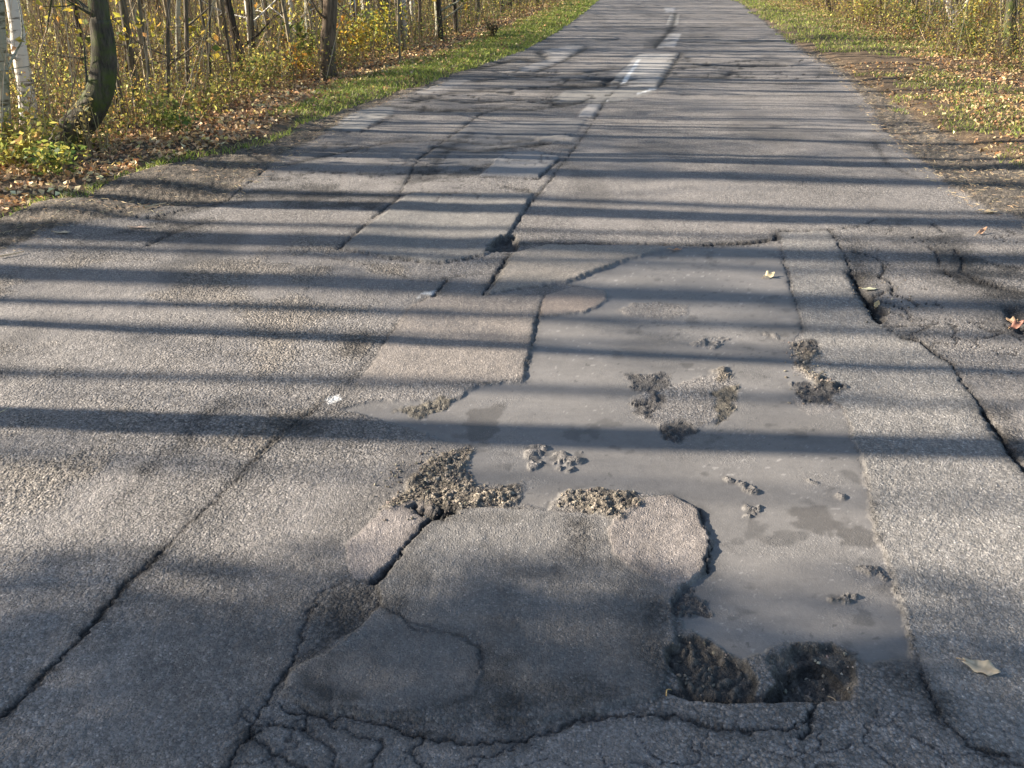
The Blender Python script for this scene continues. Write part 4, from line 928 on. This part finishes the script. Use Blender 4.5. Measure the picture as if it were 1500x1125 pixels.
road_leaf(1488, 478, .075, .035, R(20), R(-18), (.26,.13,.095), 'curled reddish brown leaf at the right picture edge', 2, .9, R(20))
road_leaf(1484, 468, .06, .03, R(110), R(12), (.36,.25,.16), 'second curled brown leaf leaning on the reddish one', 2, .9, R(-25))
road_leaf(287, 259, .05, .035, R(60), R(5), (.62,.42,.30), 'small pinkish leaf on the left gravel shoulder', 0, .3)
road_leaf(93, 346, .09, .035, R(5), R(2), (.60,.50,.34), 'pale flat leaf at the near edge of the left shoulder', 2, .15)
road_leaf(205, 336, .09, .03, R(8), R(2), (.40,.30,.24), 'dull flat leaf on the asphalt beside the shoulder', 2, .12)
road_leaf(1436, 344, .10, .03, R(40), R(-10), (.45,.28,.18), 'thin curled leaf near the broken right road edge', 1, .8, R(20))
road_leaf(1448, 313, .12, .05, R(5), R(3), (.58,.46,.28), 'tan leaf on the right shoulder', 2, .3)
road_leaf(1285, 444, .05, .03, R(60), R(-20), (.55,.42,.22), 'small tan leaf standing in the narrow hole', 1, .5)
road_leaf(990, 367, .07, .03, R(10), R(3), (.48,.26,.14), 'rust brown leaf at the top left tip of the mud', 1, .4)
def twig(pp, r0, col, lab, lift=.006):
    P = [(*gnd(*p), 0) for p in pp]; P = [(x, y, float(hz(x, y)[0])+lift+r0) for x, y, _ in P]
    o_ = P[0]; V, F = tube(smooth_path(np.array(P)-np.array(o_), 9), r0*(1-.5*np.linspace(0, 1, 9)), 6, .1, 3)
    link('twig', new_mesh('twig', V, F, M_STEM, {'Col': ('FLOAT_COLOR', np.tile(col, (len(V), 1)))}), None, o_, label=lab, category='twig')
twig([(212,311),(228,305),(244,300)], .007, (.50,.38,.24), 'pale barkless stick on the left gravel shoulder')
twig([(0,378),(18,375),(36,371)], .005, (.50,.38,.24), 'short pale stick at the left picture edge')
twig([(976,1022),(977,1012),(984,1006)], .0016, (.55,.36,.14), 'tiny orange stalk at the left end of the pothole')
twig([(1216,1000),(1225,1006),(1233,1012)], .0016, (.42,.33,.22), 'thin straw lying in the deep part of the pothole')
twig([(0,607),(8,603),(14,599)], .002, (.50,.42,.26), 'thin yellow straw at the left picture edge beside the dark bar')
twig([(582,742),(592,738),(598,735)], .0018, (.55,.42,.26), 'thin pale straw on the rubble above the pinkish scrap')
# loose stones in and around the broken spots
def pebbles(n):
    areas = [CLODS[0], CLODS[1], HOLES[0][0], HOLES[1][0], CLODS[2], [(540,700),(640,650),(700,760),(560,770)], [(1150,490),(1240,540),(1240,600),(1150,590)], [(1230,400),(1330,400),(1340,480),(1270,480)]]
    X = []; Yy = []
    for a_, k in zip(areas, (170, 80, 26, 26, 40, 120, 60, 60)):
        P = gp(a_); x = rng.uniform(P[:, 0].min(), P[:, 0].max(), k*3); y = rng.uniform(P[:, 1].min(), P[:, 1].max(), k*3)
        m = inside(x, y, P); X.append(x[m][:k]); Yy.append(y[m][:k])
    for _ in range(900):
        pass
    x = np.concatenate(X); y = np.concatenate(Yy); n = len(x); z = hz(x, y)
    ico = np.array([(1,0,0),(-1,0,0),(0,1,0),(0,-1,0),(0,0,1),(0,0,-1),(.6,.6,.5),(-.6,.6,.5),(.6,-.6,.5),(-.6,-.6,.5),(.6,.6,-.5),(-.6,.6,-.5),(.6,-.6,-.5),(-.6,-.6,-.5)], float)
    tri = []
    for sx in (1, -1):
        for sy in (1, -1):
            for sz in (1, -1):
                c = [i for i in range(6, 14) if np.sign(ico[i]).tolist() == [sx, sy, sz]][0]
                A_ = 0 if sx > 0 else 1; B_ = 2 if sy > 0 else 3; C_ = 4 if sz > 0 else 5
                tri += [(A_, B_, c), (B_, C_, c), (C_, A_, c)]
    tri = np.array(tri); S = rng.uniform(.0015, .0060, (n, 1, 1))**1.0*rng.uniform(.6, 1.3, (n, 1, 3))
    V = ico[None]*S*rng.uniform(.6, 1.3, (n, 14, 1)); an = rng.uniform(0, 6.28, n); cA, sA = np.cos(an)[:, None], np.sin(an)[:, None]
    V = np.stack([V[..., 0]*cA-V[..., 1]*sA, V[..., 0]*sA+V[..., 1]*cA, V[..., 2]], -1)+np.stack([x, y, z+S[:, 0, 2]*.3], 1)[:, None, :]
    F = (tri[None]+(np.arange(n)*14)[:, None, None]).reshape(-1, 3)
    a = Acc(); a.add(V.reshape(-1, 3), F, palette(n, [(.18,.155,.125),(.23,.20,.16),(.11,.095,.08),(.30,.26,.21)], (4,3,4,1), .2))
    return a
link('loose_chippings', pebbles(0).mesh('loose_chippings', [M_STEM]), None, None, kind='stuff', label='loose chippings crumbled out of the broken asphalt', category='gravel')
